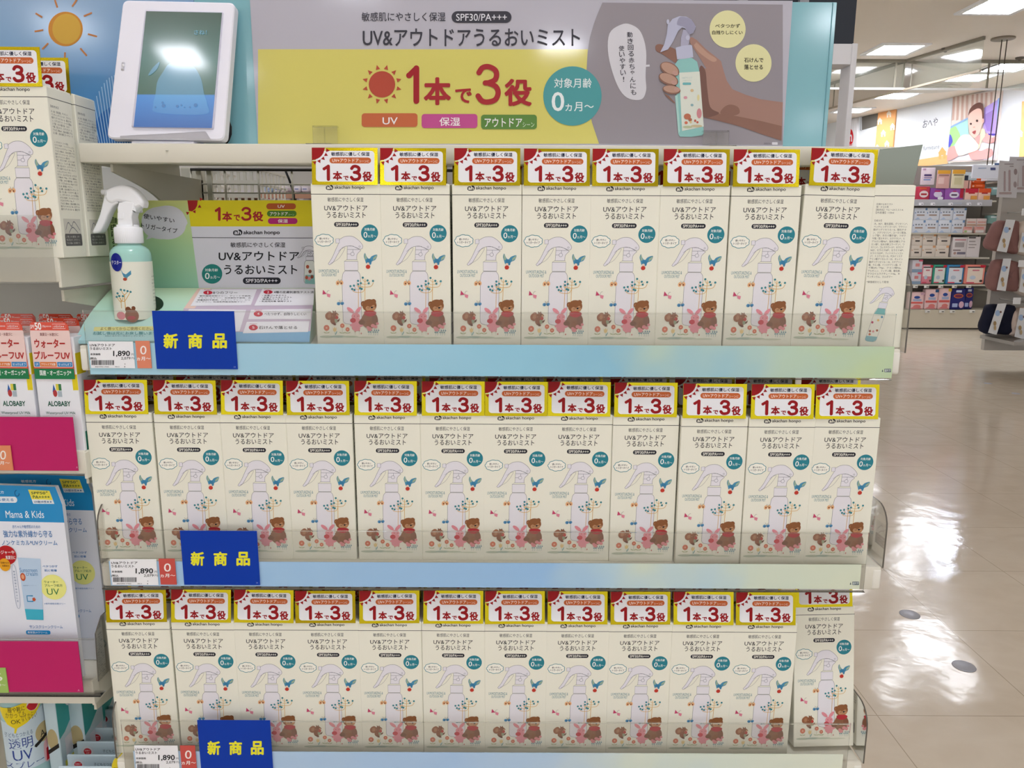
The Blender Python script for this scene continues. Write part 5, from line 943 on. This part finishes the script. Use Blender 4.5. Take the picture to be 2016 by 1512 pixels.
# ------------------------------------------------------------------ glass smoke screens, wires and fittings on the ceiling
GLS = acrylic('smoke_screen_glass', (.95, .97, .95), .05, (.7, .72, .66)); SEAM = flat('#8d8778', .5); WBAR = flat('#f4f4f2', .4)
def screen(p0, p1, zb, lb, bar, seams):
    d = (p1 - p0); L_ = d.length; d.normalize(); nn = Vector((-d.y, d.x, 0)) * .006
    def blk(mb, a, b, z0, z1, k, mat): q = [p0 + d * a + nn * k, p0 + d * b + nn * k, p0 + d * b - nn * k, p0 + d * a - nn * k]; mb.add([(v.x, v.y, z) for z in (z0, z1) for v in q], [[0, 3, 2, 1], [4, 5, 6, 7], [0, 1, 5, 4], [1, 2, 6, 5], [2, 3, 7, 6], [3, 0, 4, 7]], mat)
    c = (p0 + p1) / 2; t = empty('smoke_screen', (c.x, c.y, zb), lb, 'glass screen', 'glass smoke screens on the ceiling'); m = MB(); blk(m, 0, L_, zb + .02, ZC, 1, GLS); m.build('glass', t)
    m = MB(); blk(m, 0, L_, zb, zb + .025, 2.2, bar); blk(m, 0, L_, ZC - .04, ZC, 3, SEAM); m.build('rail', t); m = MB()
    for s_ in seams: blk(m, s_ - .012, s_ + .012, zb + .025, ZC - .04, 1.4, SEAM)
    m.build('seam', t)
ys = atz(1700, 117, ZC).y; a = atz(1640, 117, ZC); b_ = atz(2130, 117, ZC); zb = at(1800, 177, ys).z
screen(Vector((a.x - 3, ys, 0)), Vector((b_.x, ys, 0)), zb, 'long glass smoke screen hanging from the ceiling across the aisle', WBAR, [at(1762, 150, ys).x - a.x + 3, at(1945, 150, ys).x - a.x + 3])
p0, p1 = atz(1650, 211, 3.2), atz(1930, 141, 3.2); p0.z = p1.z = 0; screen(p0 - (p1 - p0) * .6, p1, 3.2, 'slanting glass smoke screen in front of the wall of signs', flat('#a99c88', .5), [1.5, 3.0])
for px, py, lb in ((1862, 95, 'small ceiling sprinkler right of the nearest lit lamp'), (1697, 150, 'small ceiling sprinkler seen through the glass screen'), (2008, 113, 'small ceiling sprinkler at the right edge of the photo')):
    p = atz(px, py, ZC); m = MB(); m.lathe([(.012, -.05), (.018, -.045), (.02, -.03), (.05, -.02), (.055, 0)], flat('#6f675c', .5), (p.x, p.y, ZC), 16); tag(m.build('sprinkler'), lb, 'sprinkler')
p = atz(1848, 171, ZC); m = MB(); m.lathe([(.1, -.05), (.2, -.05), (.2, -.03), (.32, -.035), (.32, -.015), (.45, -.02), (.47, 0)], flat('#d9d5ca', .6), (p.x, p.y, ZC), 32, smooth=False); tag(m.build('air_vent'), 'round ceiling air vent behind the glass screen', 'air vent')
pc = atz(1975, 75, ZC); zs = at(1945, 325, pc.y).z
t = empty('hanging_sign', (pc.x, pc.y, zs - .09), 'pale hanging sign on two dark wires from the ceiling, in front of the poster', 'hanging sign')
m = MB(); m.lathe([(.10, -.02), (.13, -.015), (.13, 0)], flat('#8d8272', .5), (pc.x, pc.y, ZC), 20); m.build('ceiling_plate', t)
for dx in (-.012, .05):
    m = MB(); m.tube([(pc.x + dx, pc.y, zs - .01), (pc.x + dx * 1.0, pc.y, ZC - .01)], .006, flat('#4d4438', .5), 6); m.build('wire', t)
m = MB(); a, b_ = at(1916, 322, pc.y), at(1990, 322, pc.y); m.box(a.x, pc.y - .015, zs - .16, b_.x, pc.y + .015, zs, flat('#c9cad2', .5)); A = Art(m, lambda x, y, L: at(x, y, pc.y - .015 - L * .003)); A.rect(1926, 330, 1942, 332, '#9aa4b8'); A.rect(1958, 321, 1976, 325, '#4a5f86'); A.rect(1950, 330, 1960, 335, '#4a4f78'); m.build('sign_plate', t)
# ------------------------------------------------------------------ far shelf units with their goods
YF = 9.7
def far_unit(x0, x1, levels, lb, zt):
    t = empty('shelf_unit', ((x0 + x1) / 2, YF, 0), lb, 'shelf unit', 'far shelf units'); BM_ = flat('#cfc6b2', .6); SH = flat('#c2bcae', .55)
    m = MB(); m.box(x0, YF - .02, 0.02, x1, YF + .4, levels[-1], BM_, .004, 1); m.box(x0, YF + .01, 0, x1, YF + .4, .02, '#4a453e'); m.build('base_board', t)
    m = MB(); m.box(x0, YF + .30, levels[-1], x1, YF + .34, zt, flat('#8d877e', .7)); m.build('back_panel', t)
    for z in levels[:-1]: m = MB(); m.box(x0, YF - .03, z - .02, x1, YF + .30, z, SH, .003, 1); m.build('shelf', t)
    for x in (x0 + .015, x1 - .015): m = MB(); m.box(x - .015, YF + .345, 0, x + .015, YF + .39, zt, SH); m.build('upright', t)
    return t
lv = [at(1900, y, YF).z for y in (395, 459, 506.5, 560, 610)]
xr = at(1938, 500, YF).x
far_unit(4.3, xr + .06, lv, 'far shelf unit stacked with nursing goods, beyond the aisle', 2.2)
far_unit(xr + .08, xr + 1.3, [at(1960, y, YF).z for y in (357, 420, 470, 520, 570, 610)], 'far shelf unit mostly hidden behind the clothing rack', 2.2)
m = MB(); a, b_ = at(1700, 392, YF - .05), at(1952, 406, YF - .05); m.box(a.x, YF - .055, b_.z, b_.x, YF - .045, a.z, acrylic('milky_tray', (.8, .8, .84), .5, (.75, .75, .78))); A = Art(m, lambda x, y, L: at(x, y, YF - .055 - L * .002))
for x in (1813, 1836, 1871, 1907, 1928): A.rr(x - 4, 399, x + 5, 404, 1, '#e9e9ec'); A.at(2).rect(x + 1, 401, x + 4, 403, '#7a7a80'); A.at(1)
A.rect(1876, 399, 1894, 402, '#a9adb8'); tag(m.build('front_tray'), 'milky clear tray edge along the top far shelf', 'shelf tray')
def goods(r, lb, cat, grp, base, art=(), dep=.12, Y=None, bev=.006, name='boxed_goods', rough=.45):
    x0, y0, x1, y1 = r; Y = YF + .0 if Y is None else Y; a, b_ = at(x0, y0, Y), at(x1, y1, Y); c = at((x0 + x1) / 2, y1, Y).x; w = (at(x1, (y0 + y1) / 2, Y).x - at(x0, (y0 + y1) / 2, Y).x)
    for l_ in lv:
        if name != 'price_tag' and abs(b_.z - l_) < .035: b_.z = l_ + .001
    m = MB(); m.box(c - w / 2, Y, b_.z, c + w / 2, Y + dep, a.z, flat(base, rough), bev, 2); h = a.z - b_.z; A = Art(m, lambda u, v, L: (c - w / 2 + w * u, Y - L * .0015, a.z - h * v))
    for i, q in enumerate(art):
        A.at(1 + q.get('l', 0)); k = q['k']
        if k == 'r': A.rr(*q['b'], .03, q['c'])
        elif k == 'e': A.ell(*q['b'], q['c'], n=14)
        elif k == 'p': A.poly(q['b'], q['c'])
    return tag(m.build(name), lb, cat, grp)
Rr = lambda c, *b, l=0: dict(k='r', c=c, b=b, l=l); El = lambda c, *b, l=0: dict(k='e', c=c, b=b, l=l)
G = 'goods on the far shelves'
goods((1812, 330, 1839, 364), 'pale pink hanging pack at the left of the far top row', 'packet', G, '#e3d2dc', [Rr('#c9a0c0', .08, .05, .3, .16), Rr('#5a4a78', .2, .38, .75, .5), Rr('#8a7aa8', .2, .56, .8, .62), Rr('#4a7ac0', .18, .68, .7, .73)], .02, YF - .02, name='hanging_pack')
goods((1843, 335, 1868, 371), 'pink hanging pack under an orange strip, far top row', 'packet', G, '#d6a9a2', [Rr('#e0a43a', 0, 0, 1, .2), Rr('#a07a70', .1, .24, .9, .32, l=1), Rr('#e3c3bc', .1, .4, .55, .75)], .02, YF - .02, name='hanging_pack')
goods((1872, 334, 1897, 371), 'cream hanging pack under an orange strip, far top row', 'packet', G, '#ddd3b4', [Rr('#e0a43a', 0, 0, 1, .22), Rr('#8a7a5a', .1, .25, .9, .32, l=1), Rr('#c9bf98', .2, .42, .8, .8)], .02, YF - .02, name='hanging_pack')
goods((1895, 339, 1923, 355), 'clear case with dark bottles on the far top row', 'boxed product', G, '#bcc8d0', [Rr('#2a3040', .02, .4, .38, 1), Rr('#d9e4ea', .45, .2, .95, .5)])
goods((1896, 355, 1911, 372), 'pink box left of the stacked orange boxes, far shelf', 'boxed product', G, '#d9a99c', [Rr('#4a2a28', .62, .0, .72, 1)])
for i, (y0, y1, lb) in enumerate(((361.5, 371, 'lower of two stacked orange boxes on the far shelf'), (351, 361.5, 'upper of two stacked orange boxes on the far shelf'))): goods((1911, y0, 1939, y1), lb, 'boxed product', G, '#dc5a1e', [El('#f0c9b0', .16, .5, .07, .22), Rr('#f0b090', .35, .4, .8, .5)], .12, YF + .14)
m = MB()
b0 = at(1925, 372, YF + .26); m.box(at(1885, 372, YF + .12).x, YF + .12, lv[0], at(1942, 372, YF + .12).x, YF + .28, at(1925, 371.2, YF + .14).z, flat('#b02a2a', .5)); tag(m.build('boxed_goods'), 'dark red box carrying the stacked orange boxes', 'boxed product', G)
goods((1806, 367, 1829, 393), 'red and white pouch at the left end of the top far shelf', 'packet', G, '#c23a52', [Rr('#d9603a', .1, .08, .7, .2), El('#ead9da', .5, .55, .38, .25), Rr('#b0242e', .25, .5, .75, .62, l=1)], name='pouch')
goods((1830, 370, 1858, 393), 'purple pouch beside the red pouch, top far shelf', 'packet', G, '#8a4a9c', [El('#d9cfe4', .55, .5, .3, .25), Rr('#b0286a', .3, .2, .7, .32, l=1), El('#e9e6ee', .75, .82, .2, .13)], name='pouch')
goods((1859, 370, 1896, 393), 'wide purple pouch with a white cloud label, top far shelf', 'packet', G, '#9a5aac', [El('#e2dbe8', .5, .55, .26, .26), Rr('#4a3050', .34, .5, .65, .62, l=1), Rr('#b0286a', .4, .22, .6, .32, l=1), Rr('#b0243a', .8, .02, .98, .8)], name='pouch')
for i, (x0, x1, c, lb) in enumerate(((1899, 1924, '#c0283a', 'red and pink carton on the top far shelf'), (1925, 1949, '#d9552a', 'orange and pink carton at the right end of the top far shelf'))): goods((x0, 371, x1, 393), lb, 'boxed product', G, '#ecc4b0', [Rr(c, 0, 0, 1, .34), Rr('#b02a30', .25, .34, .75, .44, l=1), Rr('#dc9a4a', .45, .6, .95, .95)])
bb = [Rr('#6f8fb8', .82, .02, .98, .2), Rr('#8a8f98', .2, .3, .34, .42), Rr('#8a8f98', .42, .3, .56, .42), Rr('#8a8f98', .64, .3, .78, .42), Rr('#a58c80', .2, .55, .8, .66), dict(k='p', c='#b4c6e0', b=[(.05, .98), (.3, .78), (.5, .95)], l=0), Rr('#7a94c0', .03, .35, .1, .48)]
cols = ['first', 'second', 'third', 'fourth']
for j, (y0, y1, xs, w) in enumerate(((433, 459, (1795, 1820, 1846, 1872), 'lower'), (409, 433, (1799, 1823, 1849.5, 1876), 'upper'))):
    for i, x in enumerate(xs): goods((x, y0, x + 25.3, y1), '%s blue and white carton from the left in the %s layer, far shelf' % (cols[i], w), 'boxed product', 'blue and white cartons on the far shelf', '#d9dde6', bb, .1, bev=.004)
for j, (x0, y0, x1, y1, c, lb) in enumerate(((1900, 430, 1920, 459, '#dccfc6', 'left pale carton beside the blue and white cartons'), (1920.5, 430, 1940, 459, '#e0cbc6', 'right pale carton beside the blue and white cartons'))): goods((x0, y0, x1, y1), lb, 'boxed product', G, c, [Rr('#d9a39a', .1, .2, .9, .3), Rr('#c9a080', .05, .4, .95, .48)], .1, YF + .05)
for j, (x0, x1, lb) in enumerate(((1896, 1913.5, 'small pink carton with a green mark at the shelf edge'), (1919, 1937, 'small pink carton with a white mark at the shelf edge'))): goods((x0, 446, x1, 459), lb, 'boxed product', G, '#e3b0a8', [Rr('#e9e6e2', .05, .55, .95, .95), Rr('#a9c080' if j == 0 else '#e9e0dc', .1, .6, .4, .9, l=1), Rr('#c96a60', .1, .15, .9, .25)], .04, YF - .01)
be = [Rr('#d9a070', .78, .02, .98, .2), Rr('#4a4440', .3, .55, .75, .68), Rr('#b9a898', .2, .3, .7, .38), Rr('#cfa078', .03, .35, .1, .48)]
for j, (y0, y1, xs, w) in enumerate(((483, 506.5, (1793, 1814, 1840.5), 'lower'), (460.5, 483, (1795, 1816, 1844.5), 'upper'))):
    for i, x in enumerate(xs): goods((x, y0, x + (20 if i == 0 else 26), y1), '%s beige carton from the left in the %s layer, far shelf' % (cols[i], w), 'boxed product', 'beige cartons on the far shelf', '#ddd2c6', be, .1, bev=.004)
goods((1873, 467, 1901, 506.5), 'white printed notice pack beside the beige cartons', 'packet', G, '#ddd6d6', [Rr('#c98a90', .1, .1, .9, .16), Rr('#a8a0a0', .15, .25, .8, .5), Rr('#8a7878', .05, .62, .6, .68), Rr('#7a7484', .35, .74, .95, .86), El('#b09088', .2, .8, .1, .07)], name='notice_pack')
goods((1901.5, 466, 1927, 506.5), 'white glossy notice pack right of its neighbour', 'packet', G, '#e0d9da', [Rr('#4a4444', .05, .02, .6, .08), Rr('#a8a0a0', .1, .2, .6, .26), Rr('#a8a0a0', .1, .36, .7, .41), Rr('#a8a0a0', .1, .5, .6, .55)], name='notice_pack')
goods((1793, 536, 1812, 560), 'lower grey and pink carton at the left of the fourth far shelf', 'boxed product', G, '#d2ced6', [Rr('#d9607a', .6, 0, 1, .15), Rr('#d98a8a', .3, .3, .7, .55), Rr('#8aa0b8', 0, .75, 1, 1)])
goods((1795, 511, 1815, 536), 'upper grey and pink carton at the left of the fourth far shelf', 'boxed product', G, '#d2ced6', [Rr('#d9607a', .6, 0, 1, .15), Rr('#d98a8a', .3, .3, .7, .55), Rr('#8aa0b8', 0, .75, 1, 1)])
for x0, x1, c, c2, lb in ((1812, 1834, '#e08a98', '#ece0de', 'pink carton on the fourth far shelf'), (1834.5, 1860.5, '#3fa085', '#e3e4e0', 'green edged pack on the fourth far shelf'), (1861, 1896, '#3f86b8', '#dfe2ea', 'blue edged pack on the fourth far shelf'), (1897, 1937, '#ec8f80', '#ecdccc', 'coral edged pack at the right end of the fourth far shelf')):
    goods((x0, 521, x1, 560), lb, 'packet', G, c, [Rr(c2, .12, .1 if x0 > 1830 else .06, .88, .92 if x0 > 1830 else .6), Rr('#3a3438', .1, .1, .9, .16, l=1), Rr('#c0283a', .72, .02, .98, .14, l=2), Rr('#d0808a', .35, .25, .7, .32, l=1), El('#bcc8d8', .4, .65, .15, .1, l=1), El('#4a403c', .82, .82, .08, .06, l=1), Rr('#d9506a', .1, .88, .5, .94, l=2)], .1, name='soft_pack', bev=.02)
for i, (x0, y0, x1, lb) in enumerate(((1788, 575, 1818, 'short pink pack at the left of the lowest far shelf'), (1819, 569, 1845, 'pink pack with a blue corner on the lowest far shelf'), (1845.5, 567, 1870, 'pink pack with a yellow corner on the lowest far shelf'))):
    goods((x0, y0, x1, 610), lb, 'packet', 'pink packs on the lowest far shelf', '#ecc9c9', [El('#2f4f98', .5, .3, .2, .08), Rr('#a9b4d0', .25, .4, .8, .52), Rr('#d9605a', .05, .56, .9, .66), El('#dd8078', .55, .82, .25, .1), Rr(('#c9a0b0', '#2f5a8a', '#d9b03a')[i], .72, .02, .98, .16), dict(k='p', c='#d97f80', b=[(.05, .95), (.5, .78), (.9, .95)], l=0)], .1, name='soft_pack', bev=.02)
for x0, y0, x1, Y, lb in ((1896, 566, 1914, YF + .06, 'narrow navy pack behind the wide navy pack'), (1870, 568, 1898, YF, 'wide navy pack with an orange oval on the lowest far shelf')): goods((x0, y0, x1, 609.5), lb, 'packet', 'navy packs on the lowest far shelf', '#26286e', [Rr('#c9d0e8', .3, .08, .7, .18), El('#c96a3a', .5, .35, .34, .11), El('#7a2f50', .5, .35, .27, .07, l=1), Rr('#aab8e0', .12, .7, .5, .88), El('#d9b0c4', .76, .76, .18, .16)], .06, Y, name='soft_pack', bev=.02)
for x in (1802, 1824, 1852, 1879, 1907): 
    for y in (563,): goods((x - 4.5, y - 1.5, x + 4.5, y + 4), 'small white price tag on the fourth far shelf edge', 'price tag', 'price tags on the far shelf edges', '#e6e4de', [Rr('#6a6660', .45, .4, .9, .75)], .008, YF - .05, .001, 'price_tag')
for x in (1826, 1854, 1875, 1914): goods((x - 5, 610.5, x + 5, 616), 'small white price tag on the lowest far shelf edge', 'price tag', 'price tags on the far shelf edges', '#e6e4de', [Rr('#6a6660', .45, .4, .9, .75)], .008, YF - .04, .001, 'price_tag')
for r, c, lb in (((1951, 368, 1974, 384), '#7fa0a0', 'teal lidded box on the half hidden far unit'), ((1947, 424, 1968, 440), '#7fa39c', 'lower teal lidded box on the half hidden far unit'), ((1941, 338, 1972, 356), '#d3d4dc', 'pale carton on the top of the half hidden far unit'), ((1946, 536, 1962, 560), '#9fc0dc', 'pale blue pack on the half hidden far unit')): goods(r, lb, 'boxed product', G, c, [Rr('#c9d4d6', .1, .1, .9, .3)], .12, YF + .02)
# ------------------------------------------------------------------ clothing rack at the right edge
YR = 6.35; xl = at(1960, 500, YR).x
t = empty('clothing_rack', (xl + .6, YR, 0), 'grey clothing rack panel at the right edge of the photo', 'clothing rack')
m = MB(); m.box(xl, YR, .2, xl + 1.6, YR + .05, at(1974, 345, YR).z, flat('#b4afa8', .6, var=.03, scale=3)); m.build('panel', t)
m = MB(); a = at(1932, 672, YR - .45); m.box(xl - .05, YR - .5, a.z - .03, xl + 1.6, YR, a.z + .0, acrylic('grey_tray', (.8, .79, .77), .55, (.62, .59, .55))); m.box(xl + .5, YR, 0.0, xl + .56, YR + .05, .2, METALD); m.build('tray', t)
def hook(px, py): 
    p = at(px, py, YR); m = MB(); m.tube([(p.x, YR, p.z), (p.x, YR - .22, p.z), (p.x, YR - .25, p.z + .02)], .006, flat('#d9d6d2', .3, .4), 8); m.box(p.x - .035, YR - .252, p.z - .03, p.x + .035, YR - .246, p.z + .03, WHITE, .003, 1); o = m.build('hook', t)
for q in ((1984, 419), (1978, 517), (1968, 588), (2012, 594)): hook(*q)
def cloth(o, band, c, lb, dots, Y=None):
    Y = YR - .2 if Y is None else Y; P = smooth_closed(o, 4); w = [at(x, y, Y) for x, y in P]; n = len(w); ce = sum(w, Vector()) / n
    t2 = empty('clothing_pack', (ce.x, Y, min(p.z for p in w)), lb, 'packaged clothing', 'folded clothing packs on the rack'); m = MB(); vs = []; fs = []
    for k, (f_, dy) in enumerate(((.04, -.042), (.35, -.041), (.62, -.037), (.85, -.028), (.97, -.01), (1, .03), (.95, .08), (.8, .1))): vs += [ce + (p - ce) * f_ + Vector((0, dy + .012 * f_ * math.sin(i * .9), 0)) for i, p in enumerate(w)]
    for k in range(7): fs += [[k * n + i, k * n + (i + 1) % n, (k + 1) * n + (i + 1) % n, (k + 1) * n + i] for i in range(n)]
    fs += [list(range(n)), list(range(7 * n, 8 * n))[::-1]]; m.add(vs, fs, flat(c, .85, var=.12, scale=14), True)
    m.build('folded_garment', t2)
    m = MB(); A = Art(m, lambda x, y, L: at(x, y, Y - .052 - L * .003)); A.at(0).poly(band, '#e6e7ea'); (x0, y0), (x1, y1), (x2, y2), (x3, y3) = band
    M_ = lambda u, v: (x0 + (x1 - x0) * u + (x3 - x0) * v + (x2 - x1 - x3 + x0) * u * v, y0 + (y1 - y0) * u + (y3 - y0) * v + (y2 - y1 - y3 + y0) * u * v)
    p = M_(.35, .32); A.at(1).ell(p[0], p[1], 5, 6, '#aac4e6'); p = M_(.65, .28); A.at(2).ell(p[0], p[1], 2, 2.2, '#8a6a62'); p = M_(.42, .66); A.ell(p[0], p[1], 3, 4.5, '#b0946a'); p = M_(.6, .8); A.ell(p[0], p[1], 2.4, 5, '#c9ae84')
    m.build('paper_band', t2)['label'] = 'white paper band'
cloth([(1965, 436), (1992, 436), (2008, 440), (2003, 496), (1985, 497), (1946, 490), (1950, 465)], [(1981, 432), (1999, 433), (1982, 497), (1962, 494)], '#8a6460', 'dusty rose folded pack with a white band, uppermost on the rack', 0)
cloth([(2010, 440), (2040, 438), (2040, 500), (1996, 496), (2000, 465)], [(2012, 458), (2030, 458), (2030, 498), (2006, 496)], '#ddd0c4', 'cream folded pack at the photo edge, beside the uppermost rose pack', 0)
cloth([(1962, 512), (1995, 513), (2007, 525), (2004, 570), (1985, 573), (1950, 570), (1953, 535)], [(1975, 509), (1991, 509), (1980, 573), (1962, 571)], '#8a6460', 'dusty rose folded pack with a white band, lower on the rack', 0)
cloth([(2008, 520), (2040, 515), (2040, 585), (1998, 572), (2002, 540)], [(2012, 530), (2030, 530), (2030, 580), (2006, 574)], '#ddd0c4', 'cream folded pack at the photo edge, beside the lower rose pack', 0)
cloth([(1948, 602), (1975, 600), (2001, 606), (1990, 655), (1965, 658), (1936, 655), (1938, 630)], [(1964, 598), (1982, 597), (1962, 659), (1945, 655)], '#15182c', 'navy folded pack with white piping, lowest on the rack', 0)
cloth([(1996, 612), (2040, 608), (2040, 672), (1990, 660), (1984, 655), (1988, 630)], [(2008, 606), (2024, 608), (2016, 668), (1997, 663)], '#d6c4ba', 'beige folded pack at the photo edge, beside the navy pack', 0, YR - .21)
for q, lb, Y in (((1985, 308, 2040, 380), 'pale leaflet hanging behind the front leaflet on the rack', YR - .02), ((1965, 316, 2006, 390), 'pale leaflet with drawn figures hanging at the top of the rack', YR - .06)):
    m = MB(); p4 = [at(q[0] + 3, q[1], Y), at(q[2], q[1] + 2, Y), at(q[2] - 5, q[3], Y), at(q[0] - 3, q[3] - 2, Y)]; bk = [p + Vector((0, .004, 0)) for p in p4]; m.add(p4 + bk, [[0, 1, 2, 3], [7, 6, 5, 4], [0, 4, 5, 1], [1, 5, 6, 2], [2, 6, 7, 3], [3, 7, 4, 0]], flat('#d2d0d4', .5))
    A = Art(m, lambda x, y, L: at(x, y, Y - L * .002)); X = lambda u: q[0] + (q[2] - q[0]) * u; V = lambda v: q[1] + (q[3] - q[1]) * v
    for u, v, a_, b2, c in ((.3, .08, .75, .11, '#a49ca0'), (.55, .14, .75, .17, '#a49ca0'), (.28, .28, .36, .82, '#b3a0a2'), (.5, .25, .6, .82, '#b3a0a2'), (.05, .84, .65, .9, '#b3a2a2')): A.rr(X(u), V(v), X(a_), V(b2), 1.5, c)
    A.ell(X(.84), V(.3), 3.4, 6, '#9a8a8c'); A.ell(X(.82), V(.64), 3.2, 6, '#a8999a')
    tag(m.build('leaflet'), lb, 'leaflet', 'leaflets on the clothing rack')
# floor studs
for px, py, lb in ((1791, 1210, 'round grey floor stud nearest the middle shelf guard'), (1898, 1312, 'round grey floor stud lowest in the photo'), (1945, 755, 'small floor stud far down the aisle, left of its twin'), (2000, 775, 'small floor stud far down the aisle at the right edge')):
    p = atz(px, py, 0); m = MB(); m.lathe([(.032, 0), (.032, .0015), (.029, .003), (.0, .0034)], flat('#aeb0ba', .4, .2), (p.x, p.y, 0), 24); tag(m.build('floor_stud'), lb, 'floor stud', 'round floor studs')
# ------------------------------------------------------------------ glimpsed through the grid: a perforated basket and goods of the fixture behind
m = MB(); WB = flat('#d5d0c4', .45); x0, x1 = at(392, 360, .40).x, at(508, 360, .40).x; z0, z1 = 1.17, at(400, 333, .40).z
for i in range(10): x = x0 + (x1 - x0) * i / 9; m.box(x - .0022, .40, z0, x + .0022, .4025, z1, WB)
for i in range(10): z = z0 + (z1 - z0) * i / 9; m.box(x0, .3995, z - .0035, x1, .403, z + .0035, WB)
for x in (x0 + .001, x1 - .001):
    for i in range(8): m.box(x - .001, .403 + i * .02, z0, x + .001, .406 + i * .02, z1, WB)
    for i in range(9): z = z0 + (z1 - z0) * i / 8; m.box(x - .001, .403, z - .0018, x + .001, .56, z + .0018, WB)
m.box(x0, .40, z0 - .003, x1, .56, z0, WB); tag(m.build('perforated_basket'), 'white perforated plastic basket hanging behind the wire grid', 'basket')
m = MB(); m.box(x0 - .1, .39, 1.12, x1 + .6, .60, 1.1655, METAL); m.box(x0 - .1, .37, 0, x0 - .05, .6, 1.12, METAL); m.box(x1 + .55, .37, 0, x1 + .6, .6, 1.12, METAL); tag(m.build('rear_fixture'), 'grey fixture standing behind the display bay', 'shelf unit')
YG = 3.4
t = empty('shelf_unit', (-.9, YG, 0), 'white shelf unit with brown shelf edges, glimpsed through the grid', 'shelf unit'); m = MB(); m.box(-3, YG + .4, 0, .6, YG + .45, 1.5, flat('#e0dde0', .6)); m.build('back_panel', t)
sz = [at(560, 379, YG).z, at(560, 420, YG).z]
for z in sz: m = MB(); m.box(-3, YG, z - .03, .6, YG + .4, z, flat('#a9806a', .5)); m.build('shelf', t)
m = MB(); m.box(-3, YG, 0, .6, YG + .4, .4, flat('#d9d4c8', .6)); m.build('base_board', t)
for i, (a0, b0, y0, c, lb) in enumerate(((520, 537, 366, '#a9c0dc', 'pale blue packet seen through the grid'), (538, 551, 367, '#dfe0ea', 'white packet seen through the grid, right of the pale blue one'), (552, 566, 366, '#e3dbe3', 'pinkish packet seen through the grid, left of the cable'), (578, 592, 366, '#ddd9e4', 'pale packet seen through the grid, right of the cable'), (593, 609, 366, '#d9d2dd', 'lilac packet seen through the grid beside the first carton'))):
    goods((a0, y0, b0, 378.5), lb, 'packet', 'packets glimpsed through the grid', c, [Rr('#8a90b8', .2, .4, .7, .6)], .12, YG + .03, name='soft_pack', bev=.01)
for i, (a0, b0, c, lb) in enumerate(((520, 545, '#d2c9dd', 'lilac packet on the lower shelf seen through the grid'), (548, 572, '#dcd4dc', 'pale packet on the lower shelf seen through the grid'), (584, 610, '#c4c0cc', 'grey packet on the lower shelf seen through the grid'))): goods((a0, 384, b0, 419), lb, 'packet', 'packets glimpsed through the grid', c, [El('#d94a7a' if i == 0 else '#f0eef2', .4, .2, .2, .08)], .12, YG + .03, name='soft_pack', bev=.01)
m = MB(); m.tube([at(562, 336, .345), at(570, 355, .345), at(578, 380, .345), at(580, 400, .345), at(578, 440, .345)], .0017, '#141416', 8); tag(m.build('cable'), 'black cable hanging behind the wire grid', 'cable')

bpy.data.objects.remove(_to)
